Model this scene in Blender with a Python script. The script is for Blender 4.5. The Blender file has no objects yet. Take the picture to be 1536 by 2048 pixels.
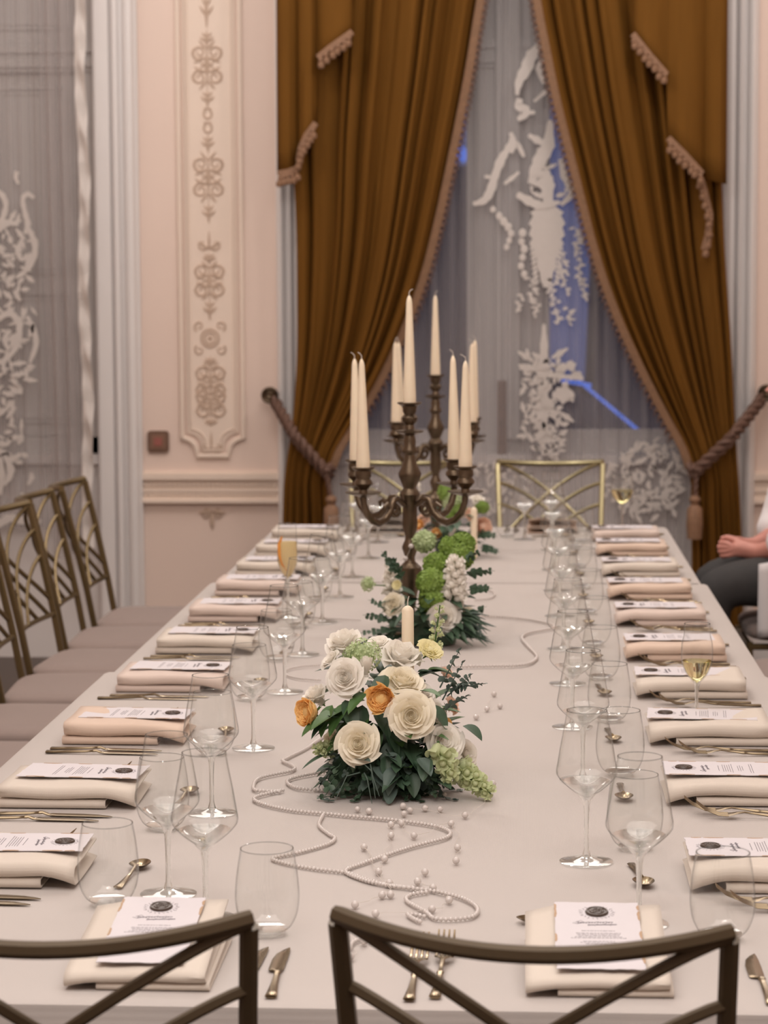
import bpy, math, random
from mathutils import Vector, Matrix, Euler, Quaternion
PI = math.pi
rnd = random.Random(7)
scene = bpy.context.scene
C = scene.collection

# ------------------------------------------------------------ camera, light, exposure
FPX, CAMZ = 4556.0, 1.55
YAW, PITCH, ROLL = 0.061284359649945844, 0.09471669779642233, -0.0042
RM = Matrix.Rotation(YAW, 3, 'Z') @ Matrix.Rotation(PI / 2 - PITCH, 3, 'X') @ Matrix.Rotation(ROLL, 3, 'Z')
cam = bpy.data.cameras.new('camera')
cam.sensor_fit = 'VERTICAL'; cam.sensor_height = 36.0; cam.lens = FPX / 2048 * 36.0
cam.clip_start = 0.05; cam.clip_end = 100
cam.dof.use_dof = True; cam.dof.focus_distance = 3.5; cam.dof.aperture_fstop = 8.0
cam_o = bpy.data.objects.new('camera', cam); C.objects.link(cam_o)
cam_o.matrix_world = Matrix.Translation((0, 0, CAMZ)) @ RM.to_4x4()
scene.camera = cam_o

world = bpy.data.worlds.new('dusk'); scene.world = world; world.use_nodes = True
wb = world.node_tree.nodes['Background']
wb.inputs['Color'].default_value = (0.13, 0.18, 0.46, 1); wb.inputs['Strength'].default_value = 0.42

def lamp(kind, name, loc, energy, color, size=0.1, size_y=None, rot=(0, 0, 0)):
    l = bpy.data.lights.new(name, kind); l.energy = energy; l.color = color
    if kind == 'AREA':
        l.shape = 'RECTANGLE'; l.size = size; l.size_y = size_y or size
    else:
        l.shadow_soft_size = size
    o = bpy.data.objects.new(name, l); C.objects.link(o); o.location = loc; o.rotation_euler = rot
    return o
WARM = (1.0, 0.92, 0.865)
lamp('AREA', 'added_fill_near', (-0.3, 1.5, 3.52), 85, (1.0, 0.93, 0.89), 4.2, 3.0)  # added soft fill standing in for ceiling bounce over the near table
lamp('AREA', 'added_fill_far', (-0.3, 8.0, 3.52), 52, (1.0, 0.93, 0.88), 5.0, 2.4)  # added soft fill that brightens the window wall, no fixture there
for i, (x, y, z, e) in enumerate([(0.04, 5.0, 3.32, 11), (0.15, 5.0, 2.71, 11), (-0.75, 5.1, 2.75, 11), (-0.45, 4.55, 2.75, 11), (-0.3, 5.6, 2.75, 11), (-0.7, 4.7, 2.95, 11),
                                  (-0.3, 0.9, 2.8, 14), (-0.55, 1.1, 2.8, 14), (-0.05, 1.2, 2.8, 14), (-1.2, 7.6, 3.3, 15), (0.7, 7.6, 3.3, 15)]):
    lamp('POINT', 'chandelier_or_fill_point', (x, y, z), e, WARM, 0.055)  # mid-table points are the chandelier; near-end and window-wall points are added fill

vs = scene.view_settings
scene.display_settings.display_device = 'sRGB'
vs.view_transform = 'Standard'; vs.look = 'None'; vs.exposure = 0.15; vs.gamma = 1.0; vs.use_curve_mapping = False
cy = scene.cycles
cy.use_denoising = True
cy.transparent_max_bounces = 96; cy.max_bounces = 14; cy.transmission_bounces = 12; cy.glossy_bounces = 6; cy.diffuse_bounces = 5
cy.sample_clamp_indirect = 4.0; cy.blur_glossy = 0.6

def at(u, v, z=None, Y=None):
    """The point of the plane height z (or distance Y) behind the photograph's pixel (u, v)."""
    d = RM @ Vector(((u - 768) / FPX, (1024 - v) / FPX, -1.0))
    t = (z - CAMZ) / d.z if z is not None else Y / d.y
    return Vector((0, 0, CAMZ)) + d * t

# ------------------------------------------------------------ mesh builder
class MB:
    def __init__(s): s.v = []; s.f = []
    def add(s, vs, fs, M=None):
        b = len(s.v)
        s.v.extend([tuple(M @ Vector(p)) if M is not None else tuple(p) for p in vs])
        s.f.extend([tuple(b + i for i in f) for f in fs])
        return s
    def box(s, x0, x1, y0, y1, z0, z1, M=None):
        vs = [(x, y, z) for z in (z0, z1) for y in (y0, y1) for x in (x0, x1)]
        return s.add(vs, [(0, 2, 3, 1), (4, 5, 7, 6), (0, 1, 5, 4), (2, 6, 7, 3), (0, 4, 6, 2), (1, 3, 7, 5)], M)
    def lathe(s, prof, n=24, M=None, closed=False):
        vs, fs = [], []
        for r, z in prof:
            for k in range(n):
                a = 2 * PI * k / n
                vs.append((r * math.cos(a), r * math.sin(a), z))
        m = len(prof)
        for i in range(m if closed else m - 1):
            for k in range(n):
                j = (i + 1) % m
                fs.append((i * n + k, i * n + (k + 1) % n, j * n + (k + 1) % n, j * n + k))
        return s.add(vs, fs, M)
    def tube(s, pts, r, n=8, M=None, flat=None, caps=True):
        """r: number or list; flat=(a,b,up): elliptic/rect section"""
        pts = [Vector(p) for p in pts]; m = len(pts)
        rs = r if isinstance(r, (list, tuple)) else [r] * m
        vs, fs = [], []
        up = None
        for i, p in enumerate(pts):
            t = (pts[min(i + 1, m - 1)] - pts[max(i - 1, 0)]).normalized()
            if up is None:
                up = Vector((0, 0, 1)) if abs(t.z) < 0.9 else Vector((0, 1, 0))
            up = (up - t * up.dot(t))
            if up.length < 1e-5: up = t.orthogonal()
            up.normalize(); sd = t.cross(up)
            for k in range(n):
                a = 2 * PI * k / n
                vs.append(p + (up * math.sin(a) + sd * math.cos(a)) * rs[i])
        for i in range(m - 1):
            for k in range(n):
                fs.append((i * n + k, i * n + (k + 1) % n, (i + 1) * n + (k + 1) % n, (i + 1) * n + k))
        if caps:
            fs.append(tuple(range(n - 1, -1, -1))); fs.append(tuple((m - 1) * n + k for k in range(n)))
        return s.add(vs, fs, M)
    def bar(s, pts, w, h, normal, M=None, bev=0.25):
        """bar of rectangular bevelled section along pts; w across (in plane perp to normal), h along normal; normal: vector or list of vectors"""
        pts = [Vector(p) for p in pts]; m = len(pts)
        b = bev * min(w, h)
        sec = [(-w / 2 + b, -h / 2), (w / 2 - b, -h / 2), (w / 2, -h / 2 + b), (w / 2, h / 2 - b), (w / 2 - b, h / 2), (-w / 2 + b, h / 2), (-w / 2, h / 2 - b), (-w / 2, -h / 2 + b)]
        vs, fs = [], []
        for i, p in enumerate(pts):
            t = (pts[min(i + 1, m - 1)] - pts[max(i - 1, 0)]).normalized()
            nn = Vector(normal[i] if isinstance(normal, list) else normal)
            sd = t.cross(nn).normalized(); nn = sd.cross(t).normalized()
            for a, c in sec: vs.append(p + sd * a + nn * c)
        for i in range(m - 1):
            for k in range(8):
                fs.append((i * 8 + k, i * 8 + (k + 1) % 8, (i + 1) * 8 + (k + 1) % 8, (i + 1) * 8 + k))
        fs.append(tuple(range(7, -1, -1))); fs.append(tuple((m - 1) * 8 + k for k in range(8)))
        return s.add(vs, fs, M)
    def ball(s, c, r, n=10, m=6, sc=(1, 1, 1), M=None):
        vs = [(c[0], c[1], c[2] - r * sc[2])]; fs = []
        for i in range(1, m):
            ph = -PI / 2 + PI * i / m
            for k in range(n):
                a = 2 * PI * k / n
                vs.append((c[0] + r * sc[0] * math.cos(ph) * math.cos(a), c[1] + r * sc[1] * math.cos(ph) * math.sin(a), c[2] + r * sc[2] * math.sin(ph)))
        vs.append((c[0], c[1], c[2] + r * sc[2])); L = len(vs) - 1
        for k in range(n):
            fs.append((0, 1 + (k + 1) % n, 1 + k)); fs.append((L, L - n + k, L - n + (k + 1) % n))
        for i in range(m - 2):
            for k in range(n):
                fs.append((1 + i * n + k, 1 + i * n + (k + 1) % n, 1 + (i + 1) * n + (k + 1) % n, 1 + (i + 1) * n + k))
        return s.add(vs, fs, M)
    def grid(s, fn, nu, nv, M=None):
        vs = [fn(i / nu, j / nv) for j in range(nv + 1) for i in range(nu + 1)]
        fs = [(j * (nu + 1) + i, j * (nu + 1) + i + 1, (j + 1) * (nu + 1) + i + 1, (j + 1) * (nu + 1) + i) for j in range(nv) for i in range(nu)]
        return s.add(vs, fs, M)
    def prism(s, poly, t, M=None):
        """polygon in xy extruded along z from 0 to t"""
        n = len(poly)
        vs = [(x, y, 0) for x, y in poly] + [(x, y, t) for x, y in poly]
        fs = [tuple(range(n - 1, -1, -1)), tuple(range(n, 2 * n))] + [(i, (i + 1) % n, n + (i + 1) % n, n + i) for i in range(n)]
        return s.add(vs, fs, M)
    def extr(s, sec, z0, z1):
        """closed section (x,y) extruded along world z"""
        n = len(sec)
        vs = [(x, y, z0) for x, y in sec] + [(x, y, z1) for x, y in sec]
        fs = [tuple(range(n - 1, -1, -1)), tuple(range(n, 2 * n))] + [(i, (i + 1) % n, n + (i + 1) % n, n + i) for i in range(n)]
        return s.add(vs, fs)
    def mesh(s, name, mat, smooth=True):
        me = bpy.data.meshes.new(name); me.from_pydata(s.v, [], s.f); me.update()
        if mat: me.materials.append(mat)
        if smooth:
            me.polygons.foreach_set('use_smooth', [True] * len(me.polygons))
            try: me.set_sharp_from_angle(angle=math.radians(42))
            except Exception: pass
        return me

def obj(name, mb, mat, parent=None, smooth=True, kind=None):
    me = mb if isinstance(mb, bpy.types.Mesh) else mb.mesh(name, mat, smooth)
    o = bpy.data.objects.new(name, me); C.objects.link(o)
    if parent is not None: o.parent = parent
    if kind: o['kind'] = kind
    return o
def tag(o, label, cat, group=None):
    o['label'] = label; o['category'] = cat
    if group: o['group'] = group
    return o
def thing(name, label, cat, loc=(0, 0, 0), rz=0.0, group=None):
    o = bpy.data.objects.new(name, None); C.objects.link(o)
    o.location = loc; o.rotation_euler = (0, 0, rz)
    return tag(o, label, cat, group)
def dup(root, loc, rz, label, group=None):
    r = root.copy(); C.objects.link(r); r.location = loc; r.rotation_euler = (0, 0, rz)
    tag(r, label, r['category'], group)
    for ch in list(root.children):
        c = ch.copy(); C.objects.link(c); c.parent = r
        for g in list(ch.children):
            d = g.copy(); C.objects.link(d); d.parent = c
    return r
def struct(name, mb, mat, parent=None, smooth=False):
    return obj(name, mb, mat, parent, smooth, 'structure')

# ------------------------------------------------------------ materials
def nodes(name):
    m = bpy.data.materials.new(name); m.use_nodes = True
    return m, m.node_tree.nodes, m.node_tree.links
def mat(name, col, rough=0.6, metal=0.0, var=0.0, vscale=20.0, bump=0.0, bscale=200.0, sheen=0.0, spec=0.5, coat=0.0, sss=0.0, stretch=None, trans=0.0):
    m, N, L = nodes(name)
    b = N['Principled BSDF']
    b.inputs['Base Color'].default_value = (*col, 1); b.inputs['Roughness'].default_value = rough
    b.inputs['Metallic'].default_value = metal; b.inputs['Specular IOR Level'].default_value = spec
    if sheen: b.inputs['Sheen Weight'].default_value = sheen; b.inputs['Sheen Roughness'].default_value = 0.4
    if coat: b.inputs['Coat Weight'].default_value = coat
    if sss:
        b.inputs['Subsurface Weight'].default_value = sss; b.inputs['Subsurface Radius'].default_value = (0.01, 0.006, 0.004)
    tc = N.new('ShaderNodeTexCoord'); src = tc.outputs['Object']
    if stretch:
        mp = N.new('ShaderNodeMapping'); mp.inputs['Scale'].default_value = stretch
        L.new(src, mp.inputs['Vector']); src = mp.outputs['Vector']
    if var:
        n = N.new('ShaderNodeTexNoise'); n.inputs['Scale'].default_value = vscale; n.inputs['Detail'].default_value = 4
        L.new(src, n.inputs['Vector'])
        mx = N.new('ShaderNodeMix'); mx.data_type = 'RGBA'
        mx.inputs['A'].default_value = (*[c * (1 - var) for c in col], 1); mx.inputs['B'].default_value = (*[min(1, c * (1 + var)) for c in col], 1)
        L.new(n.outputs['Fac'], mx.inputs['Factor']); L.new(mx.outputs['Result'], b.inputs['Base Color'])
    if bump:
        n2 = N.new('ShaderNodeTexNoise'); n2.inputs['Scale'].default_value = bscale; n2.inputs['Detail'].default_value = 3
        L.new(src, n2.inputs['Vector'])
        bp = N.new('ShaderNodeBump'); bp.inputs['Strength'].default_value = bump; bp.inputs['Distance'].default_value = 0.002
        L.new(n2.outputs['Fac'], bp.inputs['Height']); L.new(bp.outputs['Normal'], b.inputs['Normal'])
    if trans:
        t = N.new('ShaderNodeBsdfTranslucent'); t.inputs['Color'].default_value = (*col, 1)
        ms = N.new('ShaderNodeMixShader'); ms.inputs['Fac'].default_value = trans
        out = N['Material Output']
        L.new(b.outputs['BSDF'], ms.inputs[1]); L.new(t.outputs['BSDF'], ms.inputs[2]); L.new(ms.outputs['Shader'], out.inputs['Surface'])
    return m
def weave(name, col, scale=900, bump=0.25, var=0.04):
    m = mat(name, col, 0.85, var=var, vscale=6, sheen=0.15, spec=0.2)
    N, L = m.node_tree.nodes, m.node_tree.links
    tc = N.new('ShaderNodeTexCoord'); w = []
    for ax in ('X', 'Y'):
        t = N.new('ShaderNodeTexWave'); t.bands_direction = ax; t.inputs['Scale'].default_value = scale / 6.28; t.inputs['Distortion'].default_value = 1.5
        L.new(tc.outputs['Object'], t.inputs['Vector']); w.append(t)
    ad = N.new('ShaderNodeMath'); ad.operation = 'ADD'
    L.new(w[0].outputs['Fac'], ad.inputs[0]); L.new(w[1].outputs['Fac'], ad.inputs[1])
    n = N.new('ShaderNodeTexNoise'); n.inputs['Scale'].default_value = 14; n.inputs['Detail'].default_value = 5
    L.new(tc.outputs['Object'], n.inputs['Vector'])
    m2 = N.new('ShaderNodeMath'); m2.operation = 'MULTIPLY_ADD'; m2.inputs[1].default_value = 6.0
    L.new(n.outputs['Fac'], m2.inputs[0]); L.new(ad.outputs[0], m2.inputs[2])
    bp = N.new('ShaderNodeBump'); bp.inputs['Strength'].default_value = bump; bp.inputs['Distance'].default_value = 0.0008
    L.new(m2.outputs[0], bp.inputs['Height']); L.new(bp.outputs['Normal'], N['Principled BSDF'].inputs['Normal'])
    return m
def thin_glass(name, tint=(0.996, 0.998, 0.996), edge=(0.36, 0.37, 0.37), refl=1.0):
    m, N, L = nodes(name)
    N.remove(N['Principled BSDF'])
    lw = N.new('ShaderNodeLayerWeight'); lw.inputs['Blend'].default_value = 0.5
    cr = N.new('ShaderNodeValToRGB')
    e = cr.color_ramp.elements; e[0].position = 0.80; e[0].color = (*tint, 1); e[1].position = 0.98; e[1].color = (*edge, 1)
    L.new(lw.outputs['Facing'], cr.inputs['Fac'])
    tr = N.new('ShaderNodeBsdfTransparent'); L.new(cr.outputs['Color'], tr.inputs['Color'])
    gl = N.new('ShaderNodeBsdfGlossy'); gl.inputs['Roughness'].default_value = 0.012
    pw = N.new('ShaderNodeMath'); pw.operation = 'POWER'; pw.inputs[1].default_value = 4.5; L.new(lw.outputs['Facing'], pw.inputs[0])
    ma = N.new('ShaderNodeMath'); ma.operation = 'MULTIPLY_ADD'; ma.inputs[1].default_value = 0.45 * refl; ma.inputs[2].default_value = 0.032
    L.new(pw.outputs[0], ma.inputs[0])
    ms = N.new('ShaderNodeMixShader'); L.new(ma.outputs[0], ms.inputs['Fac']); L.new(tr.outputs[0], ms.inputs[1]); L.new(gl.outputs[0], ms.inputs[2])
    L.new(ms.outputs[0], N['Material Output'].inputs['Surface'])
    return m
def solid_glass(name, col=(1, 1, 1), ior=1.48, rough=0.0):
    m, N, L = nodes(name); N.remove(N['Principled BSDF'])
    g = N.new('ShaderNodeBsdfGlass'); g.inputs['Color'].default_value = (*col, 1); g.inputs['IOR'].default_value = ior; g.inputs['Roughness'].default_value = rough
    L.new(g.outputs[0], N['Material Output'].inputs['Surface']); return m
def sheer_mat(name, col, dens):
    m, N, L = nodes(name); b = N['Principled BSDF']
    b.inputs['Base Color'].default_value = (*col, 1); b.inputs['Roughness'].default_value = 0.9; b.inputs['Specular IOR Level'].default_value = 0.1
    tl = N.new('ShaderNodeBsdfTranslucent'); tl.inputs['Color'].default_value = (*col, 1)
    m1 = N.new('ShaderNodeMixShader'); m1.inputs['Fac'].default_value = 0.35; L.new(b.outputs[0], m1.inputs[1]); L.new(tl.outputs[0], m1.inputs[2])
    tr = N.new('ShaderNodeBsdfTransparent')
    lw = N.new('ShaderNodeLayerWeight'); lw.inputs['Blend'].default_value = 0.5
    ma = N.new('ShaderNodeMath'); ma.operation = 'MULTIPLY_ADD'; ma.inputs[1].default_value = 0.35; ma.inputs[2].default_value = dens; ma.use_clamp = True
    L.new(lw.outputs['Facing'], ma.inputs[0])
    m2 = N.new('ShaderNodeMixShader'); L.new(ma.outputs[0], m2.inputs['Fac']); L.new(tr.outputs[0], m2.inputs[1]); L.new(m1.outputs[0], m2.inputs[2])
    L.new(m2.outputs[0], N['Material Output'].inputs['Surface']); return m
def emit(name, col, s):
    m, N, L = nodes(name); N.remove(N['Principled BSDF'])
    e = N.new('ShaderNodeEmission'); e.inputs['Color'].default_value = (*col, 1); e.inputs['Strength'].default_value = s
    L.new(e.outputs[0], N['Material Output'].inputs['Surface']); return m

M_wall = mat('blush_plaster', (0.74, 0.60, 0.525), 0.8, var=0.03, vscale=3, bump=0.1, bscale=60)
M_panel = mat('cream_panel_paint', (0.77, 0.645, 0.55), 0.7, var=0.03, vscale=5)
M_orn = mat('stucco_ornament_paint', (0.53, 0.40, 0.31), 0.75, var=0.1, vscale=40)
M_white = mat('off_white_gloss_paint', (0.72, 0.69, 0.68), 0.35, var=0.02, vscale=4)
M_frame = mat('grey_white_window_paint', (0.55, 0.53, 0.52), 0.45)
M_ceil = mat('ceiling_paint', (0.8, 0.76, 0.72), 0.9)
M_floor = mat('dark_parquet', (0.05, 0.03, 0.02), 0.4, var=0.3, vscale=8, stretch=(8, 1, 1))
M_cloth = weave('tablecloth_linen', (0.50, 0.458, 0.432), 1500, 0.22, 0.02)
M_ivory = weave('ivory_napkin_linen', (0.64, 0.572, 0.500), 1800, 0.2)
M_blush = weave('blush_napkin_linen', (0.64, 0.53, 0.47), 1800, 0.2)
M_peach = weave('peach_napkin_linen', (0.65, 0.51, 0.415), 1800, 0.2)
M_velvet = mat('ochre_velvet', (0.132, 0.058, 0.011), 0.8, var=0.16, vscale=9, sheen=0.0, spec=0.05, stretch=(3, 3, 0.4))
M_fringe = mat('copper_fringe', (0.23, 0.125, 0.070), 0.7, var=0.3, vscale=60)
M_edge = mat('brown_braid', (0.19, 0.10, 0.05), 0.7, var=0.3, vscale=60)
M_cord = mat('brown_cord', (0.125, 0.066, 0.045), 0.7, var=0.3, vscale=90)
M_sheer = sheer_mat('sheer_voile', (0.56, 0.52, 0.515), 0.36)
M_lace = mat('white_lace_thread', (0.72, 0.67, 0.635), 0.8, var=0.06, vscale=60, trans=0.25)
M_glass = thin_glass('thin_crystal')
M_sglass = solid_glass('solid_crystal', (0.99, 1.0, 0.995), 1.46)
_N, _L = M_sglass.node_tree.nodes, M_sglass.node_tree.links
_t = _N.new('ShaderNodeBsdfTransparent'); _t.inputs['Color'].default_value = (.95, .96, .955, 1); _m = _N.new('ShaderNodeMixShader'); _m.inputs['Fac'].default_value = .30
_L.new(_N['Glass BSDF'].outputs[0], _m.inputs[1]); _L.new(_t.outputs[0], _m.inputs[2]); _L.new(_m.outputs[0], _N['Material Output'].inputs['Surface'])
M_rim = thin_glass('glass_rim', (0.80, 0.81, 0.81), (0.45, 0.46, 0.46), 1.2)
M_foot = M_sglass.copy(); M_foot.name = 'foot_crystal'; M_foot.node_tree.nodes['Mix Shader'].inputs['Fac'].default_value = .5
M_pane = thin_glass('window_pane', (0.97, 0.98, 1.0), (0.7, 0.7, 0.75))
M_wine = solid_glass('white_wine', (0.96, 0.93, 0.74), 1.33)
M_juice = mat('cloudy_apricot_drink', (0.86, 0.74, 0.46), 0.3, trans=0.5)
M_orange = mat('orange_peel', (0.75, 0.30, 0.05), 0.5)
M_bronze = mat('antique_bronze', (0.125, 0.09, 0.06), 0.36, 0.9, var=0.5, vscale=25, bump=0.15, bscale=120)
M_cutl = mat('champagne_steel', (0.27, 0.21, 0.135), 0.22, 1.0)
M_chair = mat('bronze_powder_coat', (0.080, 0.056, 0.030), 0.42, 0.35, spec=0.5)
M_chairgold = mat('pale_gold_metal', (0.40, 0.35, 0.20), 0.3, 0.8)
M_seat = weave('taupe_upholstery', (0.30, 0.237, 0.215), 900, 0.25, 0.05)
M_wax = mat('ivory_wax', (0.82, 0.70, 0.53), 0.45, sss=0.15, var=0.04, vscale=30)
M_wick = mat('charred_wick', (0.5, 0.45, 0.4), 0.9)
M_paper = mat('deckled_paper', (0.63, 0.595, 0.615), 0.9, var=0.02, vscale=50)
M_burn = mat('gilded_torn_edge', (0.42, 0.27, 0.16), 0.6)
M_ink = mat('grey_ink', (0.22, 0.20, 0.22), 0.8)
M_seal = mat('brown_sealing_wax', (0.055, 0.035, 0.025), 0.35, var=0.2, vscale=200)
M_pearl = mat('pearl_nacre', (0.60, 0.55, 0.52), 0.18, 0.0, coat=0.6)
M_wire = mat('clear_wire', (0.6, 0.55, 0.5), 0.3)
M_rose = mat('ivory_rose_petal', (0.90, 0.865, 0.80), 0.6, var=0.04, vscale=30, trans=0.3)
M_cream = mat('cream_rose_petal', (0.90, 0.84, 0.70), 0.6, var=0.04, vscale=30, trans=0.3)
M_yellow = mat('pale_yellow_petal', (0.88, 0.82, 0.50), 0.6, var=0.06, vscale=30, trans=0.3)
M_apric = mat('apricot_petal', (0.95, 0.62, 0.25), 0.55, var=0.12, vscale=40, trans=0.3)
M_pink = mat('blush_petal', (0.86, 0.63, 0.50), 0.6, var=0.06, vscale=30, trans=0.3)
M_hyd = mat('pale_green_floret', (0.50, 0.60, 0.33), 0.6, var=0.2, vscale=60, trans=0.3)
M_bell = mat('bright_green_bell', (0.25, 0.38, 0.075), 0.55, var=0.25, vscale=50, trans=0.3)
M_bud = mat('green_white_bud', (0.62, 0.68, 0.40), 0.55, var=0.2, vscale=60, trans=0.3)
M_leaf = mat('dark_green_leaf', (0.045, 0.088, 0.050), 0.5, var=0.35, vscale=25)
M_leaf2 = mat('mid_green_leaf', (0.06, 0.13, 0.035), 0.45, var=0.3, vscale=25)
M_euc = mat('blue_grey_eucalyptus', (0.085, 0.125, 0.105), 0.6, var=0.3, vscale=25)
M_skin = mat('skin', (0.56, 0.25, 0.20), 0.5, sss=0.1, var=0.08, vscale=20)
M_shirt = mat('white_cotton', (0.78, 0.75, 0.76), 0.85, var=0.03, vscale=8)
M_trou = mat('charcoal_wool', (0.042, 0.040, 0.040), 0.9, var=0.15, vscale=40)
M_hair = mat('brown_hair', (0.05, 0.03, 0.02), 0.6)
M_plate = mat('brown_bronze_plate', (0.16, 0.09, 0.06), 0.45, var=0.2, vscale=30)
M_red = mat('dull_red_key', (0.30, 0.10, 0.08), 0.5)
M_facade = mat('night_facade', (0.10, 0.095, 0.10), 0.9, var=0.1, vscale=2)
M_led = emit('blue_led_strip', (0.10, 0.25, 1.0), 0.75)

# ------------------------------------------------------------ the room
WY = 9.6
CEIL = 3.6
struct('floor', MB().box(-3.3, 2.7, -3, WY + 0.3, -0.1, 0), M_floor)
struct('ceiling', MB().box(-3.3, 2.7, -3, WY + 0.3, CEIL, CEIL + 0.1), M_ceil)
struct('wall_left', MB().box(-3.4, -3.3, -3, WY + 0.3, 0, CEIL), M_wall)
struct('wall_right', MB().box(2.7, 2.8, -3, WY + 0.3, 0, CEIL), M_wall)
struct('wall_rear', MB().box(-3.3, 2.7, -3.1, -3, 0, CEIL), M_wall)
W1 = (-0.93, 0.83)      # far window opening
W2 = (-3.1, -1.80)      # side window opening
mb = MB()
mb.box(-3.3, W2[0], WY, WY + 0.3, 0, CEIL); mb.box(W2[1], W1[0], WY, WY + 0.3, 0, CEIL); mb.box(W1[1], 2.7, WY, WY + 0.3, 0, CEIL)
for w in (W1, W2):
    mb.box(w[0], w[1], WY, WY + 0.3, 3.25, CEIL)
struct('wall_back', mb, M_wall)
mb = MB()
for w in (W1, W2):
    mb.box(w[0], w[1], WY + 0.04, WY + 0.3, 0, 0.86)
struct('trim_1', mb, M_white)      # painted panels under the windows
struct('baseboard_back', MB().box(W2[1], W1[0], WY - 0.03, WY, 0, 0.16).box(W1[1], 2.7, WY - 0.03, WY, 0, 0.16), M_white)

def architrave(name, x0, x1, flip=False):
    """fluted vertical casing between x0 and x1, proud of the wall"""
    w = x1 - x0
    s = [(0, 0), (0, -.030), (.06, -.036), (.36, -.036), (.40, -.022), (.44, -.040), (.50, -.046), (.56, -.040), (.60, -.024), (.66, -.022), (.70, -.040), (.75, -.050), (.82, -.054), (.90, -.048), (.95, -.030), (1.0, -.024), (1.0, 0)]
    pts = [((x0 + w * a) if not flip else (x1 - w * a), WY + y * 1.3) for a, y in s]
    return struct(name, MB().extr(pts if not flip else pts[::-1], 0, 3.4), M_white, smooth=False)
architrave('trim_2', -1.80, -1.615)
architrave('trim_3', -1.035, -0.915, True)
architrave('trim_4', 0.815, 0.965)

# window joinery
def window(name, x0, x1, cx, sash_w, panes):
    mb = MB()
    mb.box(x0, x0 + 0.07, WY + .1, WY + .22, .86, 3.25); mb.box(x1 - .07, x1, WY + .1, WY + .22, .86, 3.25)
    mb.box(x0, x1, WY + .1, WY + .22, .86, .95); mb.box(x0, x1, WY + .1, WY + .22, 3.18, 3.25)
    mb.box(x0, x1, WY + .09, WY + .22, 2.50, 2.62); mb.box(x0, x1, WY + .075, WY + .09, 2.52, 2.55); mb.box(x0, x1, WY + .075, WY + .09, 2.58, 2.605)
    root = struct(name, mb, M_frame)
    st = MB(); st.box(cx - .145, cx + .145, WY + .105, WY + .20, .93, 3.2)
    st.box(cx - .05, cx + .05, WY + .066, WY + .11, .94, 3.19); st.box(cx - .018, cx + .018, WY + .05, WY + .066, .945, 3.185)
    struct('window_stile', st, M_frame, root)
    sl = MB(); sl.box(x0 - .0, x1 + .0, WY + .0, WY + .1, .84, .88); struct('window_sill', sl, M_white, root)
    for a, b in panes:
        for z0, z1 in ((.95, 2.50), (2.62, 3.18)):
            if name == 'window_2':      # closed painted shutters behind the side window's lace
                sb = MB().box(a + .004, b - .004, WY + .118, WY + .138, z0 + .004, z1 - .004)
                for q0, q1 in (((z0 + .06, z0 + .62), (z0 + .70, z1 - .06)) if z1 - z0 > 1 else ((z0 + .06, z1 - .06),)):
                    for i_, d_ in ((.055, .010), (.075, .006)):
                        sb.box(a + i_, b - i_, WY + .118 - d_, WY + .118, q0 + i_ - .055, q0 + i_ - .043); sb.box(a + i_, b - i_, WY + .118 - d_, WY + .118, q1 - i_ + .043, q1 - i_ + .055)
                        sb.box(a + i_, a + i_ + .012, WY + .118 - d_, WY + .118, q0 + i_ - .043, q1 - i_ + .043); sb.box(b - i_ - .012, b - i_, WY + .118 - d_, WY + .118, q0 + i_ - .043, q1 - i_ + .043)
                struct('shutter_panel', sb, M_frame, root)
            struct('pane', MB().box(a, b, WY + .15, WY + .155, z0, z1), M_pane, root)
            bd = MB()
            bd.box(a, a + .03, WY + .125, WY + .15, z0, z1); bd.box(b - .03, b, WY + .125, WY + .15, z0, z1)
            bd.box(a + .03, b - .03, WY + .125, WY + .15, z0, z0 + .03); bd.box(a + .03, b - .03, WY + .125, WY + .15, z1 - .03, z1)
            struct('window_frame', bd, M_frame, root)
    return root
window('window_1', W1[0], W1[1], -.065, .14, [(-.86, -.21), (.08, .76)])
window('window_2', W2[0], W2[1], -2.45, .14, [(-3.03, -2.595), (-2.305, -1.87)])
hd = MB().lathe([(0, 0), (.018, 0), (.018, .01), (.008, .016), (.008, .04), (0, .045)], 12, Matrix.Translation((-.09, WY + .06, 1.02)) @ Matrix.Rotation(PI / 2, 4, 'X'))
hd.box(-.108, -.072, WY + .035, WY + .062, .78, 1.19)
tag(obj('espagnolette_plate', hd, M_plate), 'dark metal latch plate on the middle stile of the curtained window', 'latch')

# dado rail
mb = MB()
for z0, z1, d in ((.775, .800, .030), (.800, .808, .018), (.722, .735, .018), (.690, .700, .020), (.676, .690, .034)):
    mb.box(-1.615, -1.035, WY - d, WY, z0, z1); mb.box(.965, 2.7, WY - d, WY, z0, z1)
mb.box(-1.615, -1.035, WY - .010, WY, .70, .775); mb.box(.965, 2.7, WY - .010, WY, .70, .775)
rail = struct('trim_5', mb, M_panel)
for zc, rr in ((.711, .0085), (.752, .0095)):
    bd = MB(); x = -1.605
    while x < -1.04:
        bd.ball((x, WY - .014, zc), rr, 6, 4, (1, .8, 1)); x += rr * 2.15
    o = obj('bead_moulding', bd, M_panel, rail, kind='stuff')

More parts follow.
